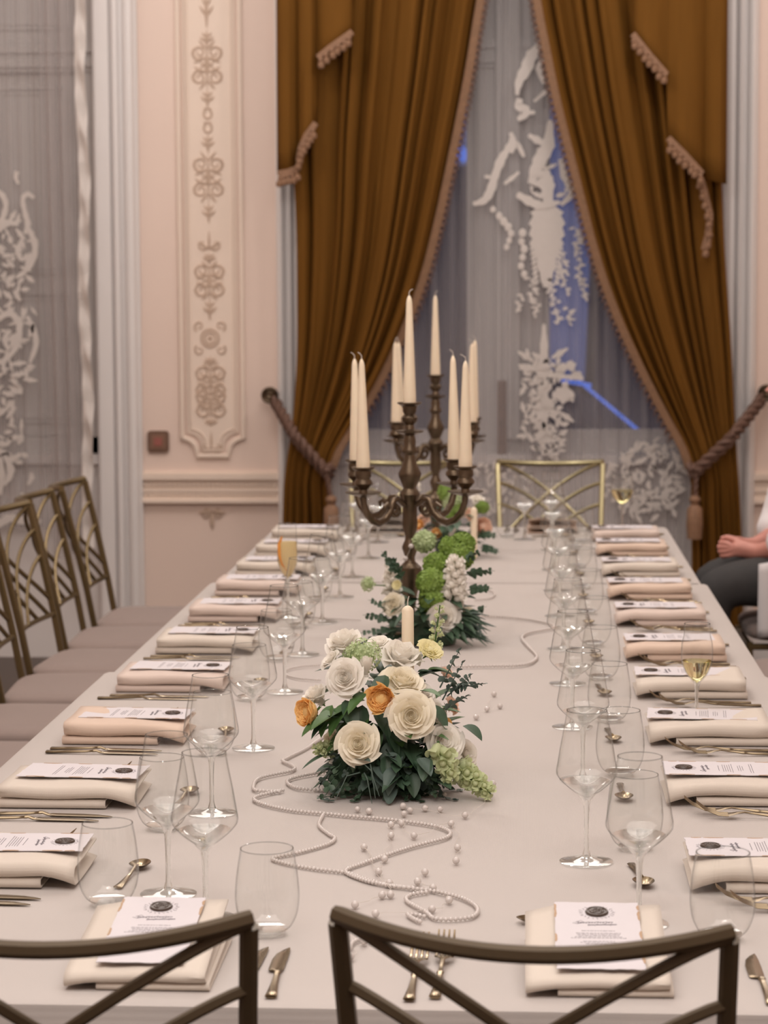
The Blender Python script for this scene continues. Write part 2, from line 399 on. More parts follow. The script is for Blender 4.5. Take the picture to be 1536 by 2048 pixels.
# tall panel with notched foot and stucco arabesques
PX0, PX1, PZ = -1.445, -1.185, .875
mb = MB()
def panel_path(ins):
    a, b, z = PX0 + ins, PX1 - ins, PZ + ins * 1.0
    pts = [(a, 3.35), (a, z + .075)]
    for k in range(7):
        t = k / 6 * PI / 2
        pts.append((a + .062 * math.sin(t), z + .075 - .06 * (1 - math.cos(t)) - 0.0))
    pts += [(a + .062, z), (b - .062, z), (b - .062, z + .015)]
    for k in range(6, -1, -1):
        t = k / 6 * PI / 2
        pts.append((b - .062 * math.sin(t), z + .075 - .06 * (1 - math.cos(t))))
    pts.append((b, 3.35))
    return pts
mb.bar([(x, WY - .006, z) for x, z in panel_path(0)], .020, .022, (0, -1, 0))
mb.bar([(x, WY - .004, z) for x, z in panel_path(.024)], .008, .014, (0, -1, 0))
mb.bar([(x, WY - .004, z) for x, z in panel_path(.038)], .006, .010, (0, -1, 0))
pan = struct('trim_6', mb, M_panel, smooth=True)
fld = MB()
poly = panel_path(.03)
n = len(poly)
fld.add([(x, WY - .004, z) for x, z in poly], [tuple(range(n))])
struct('panel_field', fld, M_panel, pan)

def scroll(mb, cx, cz, s, a0, turns, r0, r1, th, mir=1, y=WY - .005, flipz=1):
    pts = []; n = int(14 * turns)
    for k in range(n + 1):
        t = k / n; a = a0 + 2 * PI * turns * t; r = r0 + (r1 - r0) * t
        pts.append((cx + mir * s * r * math.cos(a), y, cz + flipz * s * r * math.sin(a)))
    mb.tube(pts, [th * (1.0 - .55 * k / n) for k in range(n + 1)], 5)
def leaf_relief(mb, x0, z0, x1, z1, w, y=WY - .005):
    pts = [(x0 + (x1 - x0) * t, y, z0 + (z1 - z0) * t) for t in (0, .25, .5, .75, 1)]
    mb.tube(pts, [w * .3, w * .8, w, w * .7, w * .1], 5)
def big_scroll(z0, z1, cx, w=.062):
    mb = MB(); h = (z1 - z0); zc = (z0 + z1) / 2
    for m in (1, -1):
        for fz in (1, -1):
            scroll(mb, cx + m * w * .52, zc + fz * h * .24, w, -PI * .5, 1.35, .50, .10, .0062, m, flipz=fz)
            scroll(mb, cx + m * w * .30, zc + fz * h * .06, w, PI * .2, 1.0, .30, .08, .005, m, flipz=fz)
            leaf_relief(mb, cx + m * w * .1, zc + fz * h * .15, cx + m * w * .95, zc + fz * h * .03, .006)
            leaf_relief(mb, cx + m * w * .05, zc + fz * h * .3, cx + m * w * .55, zc + fz * h * .48, .006)
            leaf_relief(mb, cx + m * w * .9, zc + fz * h * .33, cx + m * w * 1.05, zc + fz * h * .18, .005)
    mb.ball((cx, WY - .004, zc), .011, 8, 5, (1, .5, 1)); leaf_relief(mb, cx, zc - h * .45, cx, zc + h * .45, .006)
    return mb
def drop(z0, z1, cx, up=1):
    mb = MB(); h = z1 - z0
    leaf_relief(mb, cx, z0, cx, z1, .008)
    for m in (1, -1):
        leaf_relief(mb, cx, z0 + h * .3, cx + m * .03, z0 + h * .6, .006); leaf_relief(mb, cx, z0 + h * .55, cx + m * .022, z0 + h * .85, .005)
    return mb
def ringm(z, cx):
    mb = MB(); pts = [(cx + .017 * math.cos(a), WY - .005, z + .019 * math.sin(a)) for a in [PI * .65 + k / 12 * PI * 1.7 for k in range(13)]]
    mb.tube(pts, .005, 5); leaf_relief(mb, cx - .02, z + .022, cx + .02, z + .022, .004); return mb
def anchor(z0, z1, cx):
    mb = MB(); leaf_relief(mb, cx, z0, cx, z1, .006)
    for m in (1, -1):
        scroll(mb, cx + m * .028, z0 + .022, .04, -PI * .9, .8, .62, .25, .005, m); leaf_relief(mb, cx, z0 + .004, cx + m * .05, z0 + .034, .006)
    return mb
def rosette(zc, cx):
    mb = MB()
    for r in (.024, .038): mb.tube([(cx + r * math.cos(a), WY - .005, zc + r * math.sin(a)) for a in [k / 18 * 2 * PI for k in range(19)]], .0045, 5)
    mb.ball((cx, WY - .004, zc), .011, 8, 5, (1, .6, 1))
    for m in (1, -1):
        for fz in (1, -1): scroll(mb, cx + m * .045, zc + fz * .05, .05, -PI * .3, 1.1, .45, .1, .005, m, flipz=fz)
    return mb
def zz(v): return at(412, v, Y=WY).z
pcx = -1.322
for kind, a, b in (('s', -90, -20), ('d', -18, 55), ('d', 60, 95), ('s', 78, 182), ('d', 178, 215), ('r', 228, 0), ('r', 256, 0), ('d', 268, 305), ('s', 300, 408), ('d', 404, 446), ('a', 500, 462), ('d', 505, 528), ('s', 520, 602), ('d', 596, 640), ('o', 676, 0), ('d', 712, 735), ('s', 725, 800), ('s', 775, 838), ('d', 836, 852), ('a', 905, 862)):
    if kind == 's': g = big_scroll(zz(b), zz(a), pcx)
    elif kind == 'd': g = drop(zz(b), zz(a), pcx)
    elif kind == 'r': g = ringm(zz(a), pcx)
    elif kind == 'a': g = anchor(zz(a), zz(b), pcx)
    else: g = rosette(zz(a), pcx)
    struct('stucco_ornament', g, M_orn, pan, smooth=True)
g = MB(); fz = at(415, 1022, Y=WY).z
leaf_relief(g, pcx, fz - .075, pcx, fz, .011)
for m in (1, -1): scroll(g, pcx + m * .03, fz - .012, .04, PI * .5, .7, .55, .3, .006, m); leaf_relief(g, pcx, fz, pcx + m * .058, fz - .008, .010)
struct('trim_7', g, M_orn, smooth=True)

# wall plate
p = at(317, 883, Y=WY)
sw = thing('wall_thermostat', 'small square brown metal control plate on the blush wall', 'switch', (p.x, WY, p.z))
def rrect(w, h, r, n=5):
    return [(sx * (w / 2 - r) + r * math.cos(a0 + k / n * PI / 2), sy * (h / 2 - r) + r * math.sin(a0 + k / n * PI / 2)) for sx, sy, a0 in ((1, 1, 0), (-1, 1, PI / 2), (-1, -1, PI), (1, -1, 3 * PI / 2)) for k in range(n + 1)]
RX = Matrix.Rotation(PI / 2, 4, 'X')
obj('plate', MB().prism(rrect(.092, .092, .014), .012, RX), M_plate, sw, False)
obj('bezel', MB().prism(rrect(.062, .062, .006), .016, RX), mat('plate_inner', (.22, .12, .08), .4), sw, False)
obj('key', MB().prism(rrect(.034, .034, .004), .020, RX), M_red, sw, False)

# ------------------------------------------------------------ outside
fa = thing('far_building', 'dim building across the street edged with blue light strips', 'building', (0, 17, 0))
fb = MB(); A = at(1150, 755, Y=16.9); B = at(1290, 872, Y=16.9)
G_ = [at(u, v, Y=17) for u, v in ((1000, 330), (1070, 745), (1190, 800), (1205, 470), (1300, 380))]
fb.prism([(-8, -4.0), (8, -4.0), (8, 5.5), (G_[4].x, G_[4].z), (G_[3].x, G_[3].z), (G_[2].x, G_[2].z), (G_[1].x, G_[1].z), (G_[1].x - .02, G_[0].z), (-1.6, G_[0].z), (-1.6, 5.5), (-8, 5.5)], 3.0, Matrix.Rotation(PI / 2, 4, 'X') @ Matrix.Translation((0, 0, -3)))
obj('facade', fb, M_facade, fa, False)
obj('light_strip', MB().tube([(A.x, -.1, A.z), (B.x, -.1, B.z)], .014, 6), M_led, fa)
obj('light_strip', MB().tube([(A.x - .1, -.1, A.z - .02), (A.x + .12, -.1, A.z - .06)], .016, 6), M_led, fa)
a2 = at(905, 290, Y=17); b2 = at(935, 318, Y=17)
obj('light_strip', MB().tube([(a2.x, -.06, a2.z), (b2.x, -.06, b2.z)], .05, 6), M_led, fa)
struct('ground', MB().box(-12, 12, WY + .35, 30, -4.2, -4.0), M_facade)

# ------------------------------------------------------------ curtains
def interp(tab, z):
    """tab sorted by descending z: [(x,z)]"""
    if z >= tab[0][1]: return tab[0][0]
    for (xa, za), (xb, zb) in zip(tab, tab[1:]):
        if z >= zb: 
            t = (za - z) / (za - zb); t = t
            return xa + (xb - xa) * t
    return tab[-1][0]
def smooth_tab(px, Y):
    P = [at(u, v, Y=Y) for u, v in px]
    return [(p.x, p.z) for p in P]
def curtain(name, label, lpx, rpx, Y, nf, amp, tie_z, seed, bottom=0.02, top=3.3, ev=1):
    L_, R_ = smooth_tab(lpx, Y), smooth_tab(rpx, Y)
    rr = random.Random(seed); ph = [rr.uniform(0, 6.28) for _ in range(6)]
    def fn(s, t):
        z = top + (bottom - top) * t
        xl, xr = interp(L_, z), interp(R_, z)
        xl2 = (interp(L_, z + .08) + interp(L_, z - .08) + xl) / 3; xr2 = (interp(R_, z + .08) + interp(R_, z - .08) + xr) / 3
        w = xr2 - xl2
        pin = math.exp(-((z - tie_z) / .16) ** 2)
        sw = s + .035 * math.sin(2 * PI * s * 2.3 + ph[0]) + .02 * math.sin(2 * PI * s * 4.7 + ph[1])
        f = math.sin(2 * PI * nf * sw + ph[2]) + .45 * math.sin(2 * PI * nf * 1.63 * sw + ph[3] + .3 * z) + .25 * math.sin(2 * PI * nf * .5 * s + ph[4])
        a = amp * (1 - .55 * pin)
        return (xl2 + w * s + .006 * math.sin(f * 2), Y + a * f - .03 * pin, z)
    root = thing(name, label, 'curtain', (0, 0, 0))
    mb = MB().grid(fn, 150, 70)
    o = obj('drape', mb, M_velvet, root)
    md = o.modifiers.new('thickness', 'SOLIDIFY'); md.thickness = .006
    return root, fn
# left drape
TZ = at(655, 935, Y=9.42).z
cl, fnl = curtain('velvet_curtain', 'ochre velvet curtain on the panelled wall side of the window, tied back', [(585, -60), (588, 300), (598, 450), (600, 700), (590, 860), (575, 930), (570, 1045), (568, 1500)],
                  [(972, -60), (960, 0), (936, 150), (906, 300), (876, 440), (846, 560), (800, 680), (745, 790), (700, 860), (656, 935), (660, 990), (664, 1045), (672, 1500)], 9.42, 9, .026, TZ, 3)
cr_, fnr = curtain('velvet_curtain', 'ochre velvet curtain behind the seated person side of the window, tied back', [(1068, -60), (1075, 0), (1095, 100), (1115, 200), (1140, 300), (1165, 400), (1190, 500), (1222, 600), (1265, 700), (1320, 810), (1386, 930), (1384, 1000), (1388, 1090), (1380, 1500)],
                   [(1428, -60), (1440, 300), (1448, 500), (1462, 700), (1470, 900), (1478, 1000), (1482, 1090), (1490, 1500)], 9.42, 9, .026, TZ, 11)
def tassel_mesh(r=.012, h=.03):
    return MB().lathe([(0, h * .5), (r * .5, h * .45), (r * .75, h * .25), (r * .45, h * .12), (r * .9, 0), (r * 1.0, -h * .3), (r * .7, -h * .5), (0, -h * .5)], 8)
TAS = tassel_mesh(.0125, .036).mesh('tassel', M_fringe)
for root, fn, side in ((cl, fnl, 1.0), (cr_, fnr, 0.0)):
    z0, zt = 3.28, TZ
    pts = []; n = 90
    for k in range(n + 1):
        t = (3.3 - (z0 + (zt - z0) * k / n)) / 3.28
        x, y, z = fn(side, t); pts.append(Vector((x, y - .012, z)))
    sg = 1 if side == 1 else -1
    band = MB().bar(pts, .034, .012, (0, -1, 0)); obj('fringe_band', band, M_edge, root)
    tb = MB()
    for k in range(1, n - 4):
        p = pts[k] + Vector((sg * .021, .004, -.008)); r = .0085
        tb.ball(p, r, 6, 5, (1.1, 1, 1.4)); tb.ball(p + Vector((sg * .007, 0, -.016)), r * .62, 6, 4)
    obj('fringe_tassels', tb, M_cord, root, kind='stuff')

def jabot(name, label, cols, Y, flip):
    """cols: list of (u, v_bottom, depth) across; pleated cascade with stepped hem"""
    P = [(at(u, v, Y=Y - d), d) for u, v, d in cols]
    root = thing(name, label, 'valance')
    top = 3.28; mb = MB(); nz = 12; n = len(P); vs = []
    for j in range(nz + 1):
        t = j / nz
        for p, d in P:
            vs.append((p.x + (0) * t, Y - d * (0.4 + .6 * t), top + (p.z - top) * t))
    fs = [(j * n + i, j * n + i + 1, (j + 1) * n + i + 1, (j + 1) * n + i) for j in range(nz) for i in range(n - 1)]
    o = obj('drape', MB().add(vs, fs), M_velvet, root); md = o.modifiers.new('thickness', 'SOLIDIFY'); md.thickness = .008; md.offset = 0
    return root
def hem(root, px, Y, n):
    """band plus hanging tassels along a hem polyline"""
    P = [at(u, v, Y=Y) for u, v in px]
    obj('fringe_band', MB().bar(P, .026, .012, (0, -1, 0)), M_fringe, root)
    L = [0]
    for a, b in zip(P, P[1:]): L.append(L[-1] + (b - a).length)
    for k in range(n):
        s = L[-1] * (k + .5) / n; i = max(j for j in range(len(L)) if L[j] <= s); i = min(i, len(P) - 2)
        p = P[i].lerp(P[i + 1], (s - L[i]) / (L[i + 1] - L[i]))
        o = obj('tassel', TAS, None, root); o.location = (p.x + rnd.uniform(-.004, .004), p.y - .012, p.z - .030 + rnd.uniform(-.004, .004)); o.rotation_euler = (0, rnd.uniform(-.3, .3), 0)
        o.scale = (1.15, 1.15, 1.2)
JY = 9.36
jl = jabot('curtain_valance', 'stepped ochre valance tail with tasselled hem beside the panelled wall', [(556, 350, .05), (566, 349, .075), (578, 346, .08), (590, 342, .05), (598, 338, .03), (600, 325, .065), (610, 300, .085), (622, 268, .08), (631, 245, .045), (634, 243, .03), (638, 118, .04), (655, 104, .07), (675, 88, .075), (695, 72, .055), (706, 62, .03)], JY, 1)
hem(jl, [(556, 348), (575, 345), (599, 336)], JY - .085, 5); hem(jl, [(598, 322), (602, 296), (614, 270), (632, 246)], JY - .09, 7); hem(jl, [(636, 116), (660, 96), (705, 64)], JY - .085, 6)
jr = jabot('curtain_valance', 'stepped ochre valance tail with long tasselled hem above the seated person', [(1264, 66, .03), (1280, 86, .06), (1300, 112, .075), (1320, 136, .06), (1333, 152, .035), (1336, 272, .04), (1352, 292, .07), (1372, 312, .085), (1392, 336, .075), (1404, 348, .04), (1408, 356, .03), (1425, 362, .06), (1440, 366, .07), (1452, 368, .05)], JY, -1)
hem(jr, [(1265, 68), (1300, 112), (1333, 150)], JY - .085, 7); hem(jr, [(1336, 276), (1370, 310), (1404, 348)], JY - .092, 7); hem(jr, [(1398, 345), (1408, 380), (1420, 430), (1416, 470), (1408, 500)], JY - .03, 8)
# lining tail that continues up behind the hem
# tie-backs
def rope(pts, r, n=26):
    """two-strand twisted cord"""
    pts = [Vector(p) for p in pts]; L = [0]
    for a, b in zip(pts, pts[1:]): L.append(L[-1] + (b - a).length)
    mb = MB()
    for ph in (0, PI):
        q = []
        for k in range(n * 3 + 1):
            s = L[-1] * k / (n * 3); i = max(j for j in range(len(L) - 1) if L[j] <= s + 1e-9)
            t = (s - L[i]) / (L[i + 1] - L[i]); p = pts[i].lerp(pts[i + 1], t); d = (pts[i + 1] - pts[i]).normalized()
            o = d.orthogonal().normalized(); o2 = d.cross(o); a = ph + k * .55
            q.append(p + (o * math.cos(a) + o2 * math.sin(a)) * r * .55)
        mb.tube(q, r * .75, 6)
    return mb
for u, v, tu, tv, lab in ((541, 790, 652, 940, 'beside the panelled wall'), (1532, 785, 1392, 938, 'near the seated person')):
    h = at(u, v, Y=9.5); hk = thing('tieback_hook', f'round dark metal curtain hook with rosette {lab}', 'hook', (h.x, WY, h.z))
    obj('rosette', MB().lathe([(0, .012), (.012, .014), (.02, .006), (.028, .012), (.036, .004), (.036, -.01), (0, -.012)], 20, Matrix.Translation((0, -.13, 0)) @ RX), M_bronze, hk)
    obj('arm', MB().tube([(0, 0, 0), (0, -.12, 0)], .011, 10), M_bronze, hk)
    t = at(tu, tv, Y=9.33); sg = 1 if tu > u else -1
    cd = thing('curtain_tieback', f'twisted brown tieback holding the velvet curtain {lab}', 'cord')
    pts = [(h.x, WY - .09, h.z + .012), (h.x + sg * .03, 9.46, h.z - .03), ((h.x + t.x) / 2, 9.33, (h.z + t.z) / 2 - .012), (t.x, 9.31, t.z), (t.x + sg * .025, 9.36, t.z + .01)]
    obj('rope', rope(pts, .018), M_cord, cd)
    pts2 = [(h.x, WY - .09, h.z - .008), (h.x + sg * .03, 9.47, h.z - .055), ((h.x + t.x) / 2, 9.335, (h.z + t.z) / 2 - .034), (t.x, 9.32, t.z - .02), (t.x + sg * .02, 9.37, t.z - .02)]
    obj('rope', rope(pts2, .015), M_cord, cd)
    q = at(1390, 1000, Y=9.3) if sg < 0 else at(662, 1000, Y=9.3)
    obj('drop_cord', rope([(t.x, 9.31, t.z), (q.x, 9.31, q.z)], .009, 8), M_cord, cd)
    obj('end_tassel', MB().lathe([(0, .02), (.018, .015), (.024, 0), (.016, -.02), (.03, -.035), (.034, -.10), (.030, -.16), (0, -.16)], 14, Matrix.Translation((q.x, 9.31, q.z))), M_fringe, cd)

# sheers
def sheer(name, label, x0, x1, Y, nf, amp, zb, seed, gather=None):
    rr = random.Random(seed); ph = [rr.uniform(0, 6.28) for _ in range(4)]
    def fn(s, t):
        z = 3.3 + (zb - 3.3) * t; x = x0 + (x1 - x0) * s
        f = math.sin(2 * PI * nf * s + ph[0]) + .5 * math.sin(2 * PI * nf * 1.7 * s + ph[1] + .4 * z) + .3 * math.sin(2 * PI * nf * .37 * s + ph[2])
        return (x, Y + amp * f, z)
    root = thing(name, label, 'curtain')
    obj('voile', MB().grid(fn, 220, 24), M_sheer, root)
    return root
sh1 = sheer('lace_curtain', 'sheer white lace curtain with embroidered urn between the velvet curtains', W1[0] - .02, W1[1] + .02, 9.535, 26, .007, .30, 5)
sh2 = sheer('lace_curtain', 'sheer white lace curtain with embroidered scrolls behind the gold chairs', W2[0], -1.86, 9.535, 20, .007, .57, 9)
RIB = [0]
def ribbon(mb, pts, ws, Y):
    RIB[0] += 1; Y = Y - .00037 * (RIB[0] % 17)
    P = [at(u, v, Y=Y) for u, v in pts]; sc = Y / FPX
    # resample smooth
    Q, W = [], []
    m = len(P)
    for i in range(m - 1):
        p0, p1, p2, p3 = P[max(i - 1, 0)], P[i], P[i + 1], P[min(i + 2, m - 1)]
        for k in range(4):
            t = k / 4
            Q.append(.5 * ((2 * p1) + (p2 - p0) * t + (2 * p0 - 5 * p1 + 4 * p2 - p3) * t * t + (3 * p1 - p0 - 3 * p2 + p3) * t ** 3)); W.append(ws[i] + (ws[i + 1] - ws[i]) * t)
    Q.append(P[-1]); W.append(ws[-1])
    vs, fs = [], []
    n = len(Q)
    for i, p in enumerate(Q):
        t = (Q[min(i + 1, n - 1)] - Q[max(i - 1, 0)]); t = Vector((t.x, 0, t.z)).normalized(); nn = Vector((-t.z, 0, t.x))
        w = W[i] * sc / 2 * (1 + .12 * math.sin(i * 2.1))
        for sg, dy in ((1, 0), (1, -.003), (-1, -.003), (-1, 0)):
            q = p + nn * w * sg; vs.append((q.x, Y + dy, q.z))
    for i in range(n - 1):
        for k in range(4): fs.append((i * 4 + k, i * 4 + (k + 1) % 4, i * 4 + 4 + (k + 1) % 4, i * 4 + 4 + k))
    fs += [(0, 1, 2, 3), ((n - 1) * 4 + 3, (n - 1) * 4 + 2, (n - 1) * 4 + 1, (n - 1) * 4)]
    mb.add(vs, fs)
def dleaf(mb, u, v, ang, ln, w, Y):
    ribbon(mb, [(u, v), (u + ln * .5 * math.cos(ang), v + ln * .5 * math.sin(ang)), (u + ln * math.cos(ang), v + ln * math.sin(ang))], [w * .4, w, w * .15], Y)
def ddot(mb, u, v, r, Y):
    RIB[0] += 1; Y = Y - .00037 * (RIB[0] % 17); p = at(u, v, Y=Y); k = r * Y / FPX
    mb.ball((p.x, Y, p.z), k, 7, 4, (1, .15, 1.15))
LY = 9.515
def emb(parent, fn):
    mb = MB(); fn(mb); o = obj('embroidery', mb, M_lace, parent, False); return o
def e_top(mb):
    ribbon(mb, [(1080, 88), (1064, 110), (1052, 138), (1038, 164), (1034, 190)], [8, 22, 24, 16, 6], LY)
    ribbon(mb, [(1087, 112), (1078, 138), (1088, 168)], [8, 13, 6], LY); ribbon(mb, [(1092, 183), (1068, 203)], [9, 5], LY)
    ribbon(mb, [(1040, 197), (1038, 212), (1052, 224), (1036, 240)], [10, 18, 20, 8], LY); ribbon(mb, [(1044, 226), (1070, 225)], [14, 6], LY)
def e_arm(mb):
    ribbon(mb, [(1021, 265), (1025, 281), (1013, 302), (1001, 322), (990, 352), (981, 381), (968, 401), (946, 408)], [6, 14, 13, 18, 15, 18, 15, 7], LY)
    ribbon(mb, [(992, 356), (969, 353)], [10, 6], LY); ribbon(mb, [(1020, 305), (1034, 289), (1048, 314)], [10, 12, 6], LY); ribbon(mb, [(1038, 344), (1022, 358), (1008, 368)], [5, 9, 5], LY)
def e_bouq(mb):
    ribbon(mb, [(1101, 240), (1096, 290), (1084, 312), (1072, 338), (1062, 368)], [8, 26, 28, 24, 12], LY)
    ribbon(mb, [(1057, 270), (1074, 280), (1092, 290)], [6, 15, 8], LY); ribbon(mb, [(1122, 318), (1128, 352), (1144, 384), (1122, 410)], [10, 14, 14, 8], LY)
    ribbon(mb, [(1090, 340), (1095, 372), (1096, 412)], [14, 28, 14], LY); ribbon(mb, [(1034, 388), (1058, 402), (1084, 411), (1120, 404)], [10, 18, 16, 8], LY)
    rr = random.Random(4)
    for k in range(26): dleaf(mb, rr.uniform(1060, 1135), rr.uniform(330, 400), rr.uniform(0, 6.28), rr.uniform(12, 22), rr.uniform(6, 10), LY)
def e_urn(mb):
    ribbon(mb, [(1094, 405), (1094, 425), (1094, 455), (1093, 485), (1093, 510), (1093, 545), (1092, 575)], [14, 60, 68, 62, 46, 30, 10], LY)
    for k in range(9):
        v = 480 + k * 10; dleaf(mb, 1093 - 24 + k, v, PI * .75, 14, 9, LY); dleaf(mb, 1093 + 24 - k, v, PI * .25, 14, 9, LY)
def e_garland(mb):
    for u, v, r in ((986, 419, 6), (998, 432, 7), (1007, 443, 8), (1016, 454, 8), (1022, 467, 7), (1018, 481, 6), (1013, 494, 6), (1045, 466, 8), (1043, 483, 7), (1048, 498, 8), (1045, 515, 7), (1042, 532, 7), (1048, 548, 7)): ddot(mb, u, v, r, LY)
def e_dots(mb, lo=0, hi=1085):
    rr = random.Random(8)
    for u0, v0, nn in ((1150, 455, 10), (1165, 470, 12), (1120, 500, 12), (1160, 520, 12), (1135, 540, 12), (1105, 560, 12), (1170, 560, 9), (1060, 555, 12), (1045, 590, 9), (1070, 600, 8), (1110, 610, 9), (1135, 615, 8)):
        u, v = u0, v0
        if not lo < u < hi: continue
        for k in range(nn):
            dleaf(mb, u, v, rr.uniform(.6, 2.6) if k % 2 else rr.uniform(-.5, .5) + (0 if k % 4 else PI), rr.uniform(7, 14), rr.uniform(5, 8), LY); u += rr.uniform(-4, 4); v += rr.uniform(2, 7)
def e_low(mb):
    ribbon(mb, [(1088, 648), (1088, 690), (1087, 740)], [5, 15, 20], LY)
    rr = random.Random(21)
    for u, v, a, l, w in ((1066, 722, 3.7, 36, 13), (1104, 716, -.55, 38, 13), (1075, 740, 3.4, 40, 14), (1110, 738, -.2, 34, 18), (1138, 722, 1.2, 22, 22), (1145, 745, .6, 26, 20), (1110, 785, .2, 40, 38), (1120, 825, .6, 34, 12), (1085, 730, 1.57, 180, 26)): dleaf(mb, u, v, a, l, w, LY)
    for k in range(150):
        v = rr.uniform(715, 915); hw = 52 - abs(v - 790) * .18
        dleaf(mb, 1090 + rr.uniform(-hw, hw), v, rr.uniform(0, 6.28), rr.uniform(10, 24), rr.uniform(6, 12), LY)
def e_side(mb):
    rr = random.Random(33)
    for k in range(170):
        u = rr.uniform(1205, 1360); v = rr.uniform(880, 1030)
        if (u - 1290) ** 2 / 80 ** 2 + (v - 960) ** 2 / 90 ** 2 < 1: dleaf(mb, u, v, rr.uniform(0, 6.28), rr.uniform(12, 26), rr.uniform(6, 11), LY)
def e_corner(mb):
    rr = random.Random(34)
    for k in range(60): dleaf(mb, rr.uniform(940, 1060), rr.uniform(930, 1030), rr.uniform(0, 6.28), rr.uniform(10, 20), rr.uniform(5, 9), LY)
for f in (e_top, e_arm, e_bouq, e_urn, e_garland, e_dots, lambda m: e_dots(m, 1085, 1145), lambda m: e_dots(m, 1145, 2000), e_low, e_side, e_corner): emb(sh1, f)
def s_main(mb):
    ribbon(mb, [(68, 396), (56, 388), (46, 398), (50, 425), (56, 448), (50, 468)], [7, 10, 9, 10, 12, 6], LY)
    ribbon(mb, [(-8, 380), (6, 392), (12, 412), (4, 440), (-8, 458)], [8, 12, 10, 12, 9], LY); ribbon(mb, [(-4, 462), (14, 446), (34, 448)], [10, 14, 7], LY)
    ribbon(mb, [(56, 455), (70, 488), (66, 520), (48, 545), (30, 555)], [8, 13, 12, 10, 6], LY); ribbon(mb, [(44, 480), (34, 500), (44, 520), (54, 508)], [6, 8, 8, 5], LY)
    ribbon(mb, [(34, 343), (32, 355), (37, 368)], [9, 8, 4], LY)
def s_mid(mb):
    ribbon(mb, [(-6, 640), (20, 626), (38, 650), (34, 690), (10, 720), (-8, 724)], [10, 14, 12, 12, 10, 8], LY)
    ribbon(mb, [(54, 632), (68, 660), (72, 690), (60, 725)], [6, 11, 12, 6], LY); ribbon(mb, [(20, 660), (10, 680), (18, 700)], [8, 12, 6], LY)
    rr = random.Random(2)
    for k in range(150):
        v = rr.uniform(440, 930); u = rr.uniform(-20, 62) - (14 if v > 760 else 0); dleaf(mb, u, v, rr.uniform(0, 6.28), rr.uniform(12, 30), rr.uniform(6, 12), LY)
def s_low(mb):
    ribbon(mb, [(42, 908), (22, 918), (6, 905), (-8, 900)], [6, 14, 12, 8], LY); ribbon(mb, [(10, 910), (22, 940), (14, 962), (2, 972)], [8, 16, 10, 5], LY); ribbon(mb, [(0, 915), (4, 950), (0, 990)], [8, 14, 6], LY)
    ribbon(mb, [(44, 985), (46, 1000), (38, 1016)], [5, 13, 8], LY); ribbon(mb, [(62, 945), (64, 955), (56, 970)], [5, 11, 5], LY)
for f in (s_main, s_mid, s_low): emb(sh2, f)
hm = MB(); ribbon(hm, [(-30, 1052), (0, 1046), (20, 1036), (40, 1040), (62, 1040), (80, 1048)], [16] * 6, LY); obj('scalloped_hem', hm, M_lace, sh2, False)
# gathered edge of the side sheer
eg = MB(); eb = random.Random(12)
def efn(s, t):
    z = 3.3 + (.45 - 3.3) * t; p0 = at(90, 500, Y=9.47).x; p1 = at(150, 500, Y=9.47).x
    return (p0 + (p1 - p0) * s + .01 * math.sin(z * 2), 9.47 + .022 * math.sin(s * 15 + .3 * math.sin(z * 2.2)), z)
eg.grid(efn, 40, 30); obj('gathered_fold', eg, M_sheer, sh2)
rf = MB()
def rfn(s, t):
    z = 3.3 + (.5 - 3.3) * t; x = at(158, 500, Y=9.46).x + .045 * s + .006 * math.sin(z * 7)
    return (x, 9.455 + .014 * math.sin(z * 21 + s * 3) * (0.3 + s) + .006 * math.sin(z * 47), z + .01 * math.sin(s * 6))
rf.grid(rfn, 8, 160); o = obj('ruffled_border', rf, M_lace, sh2)

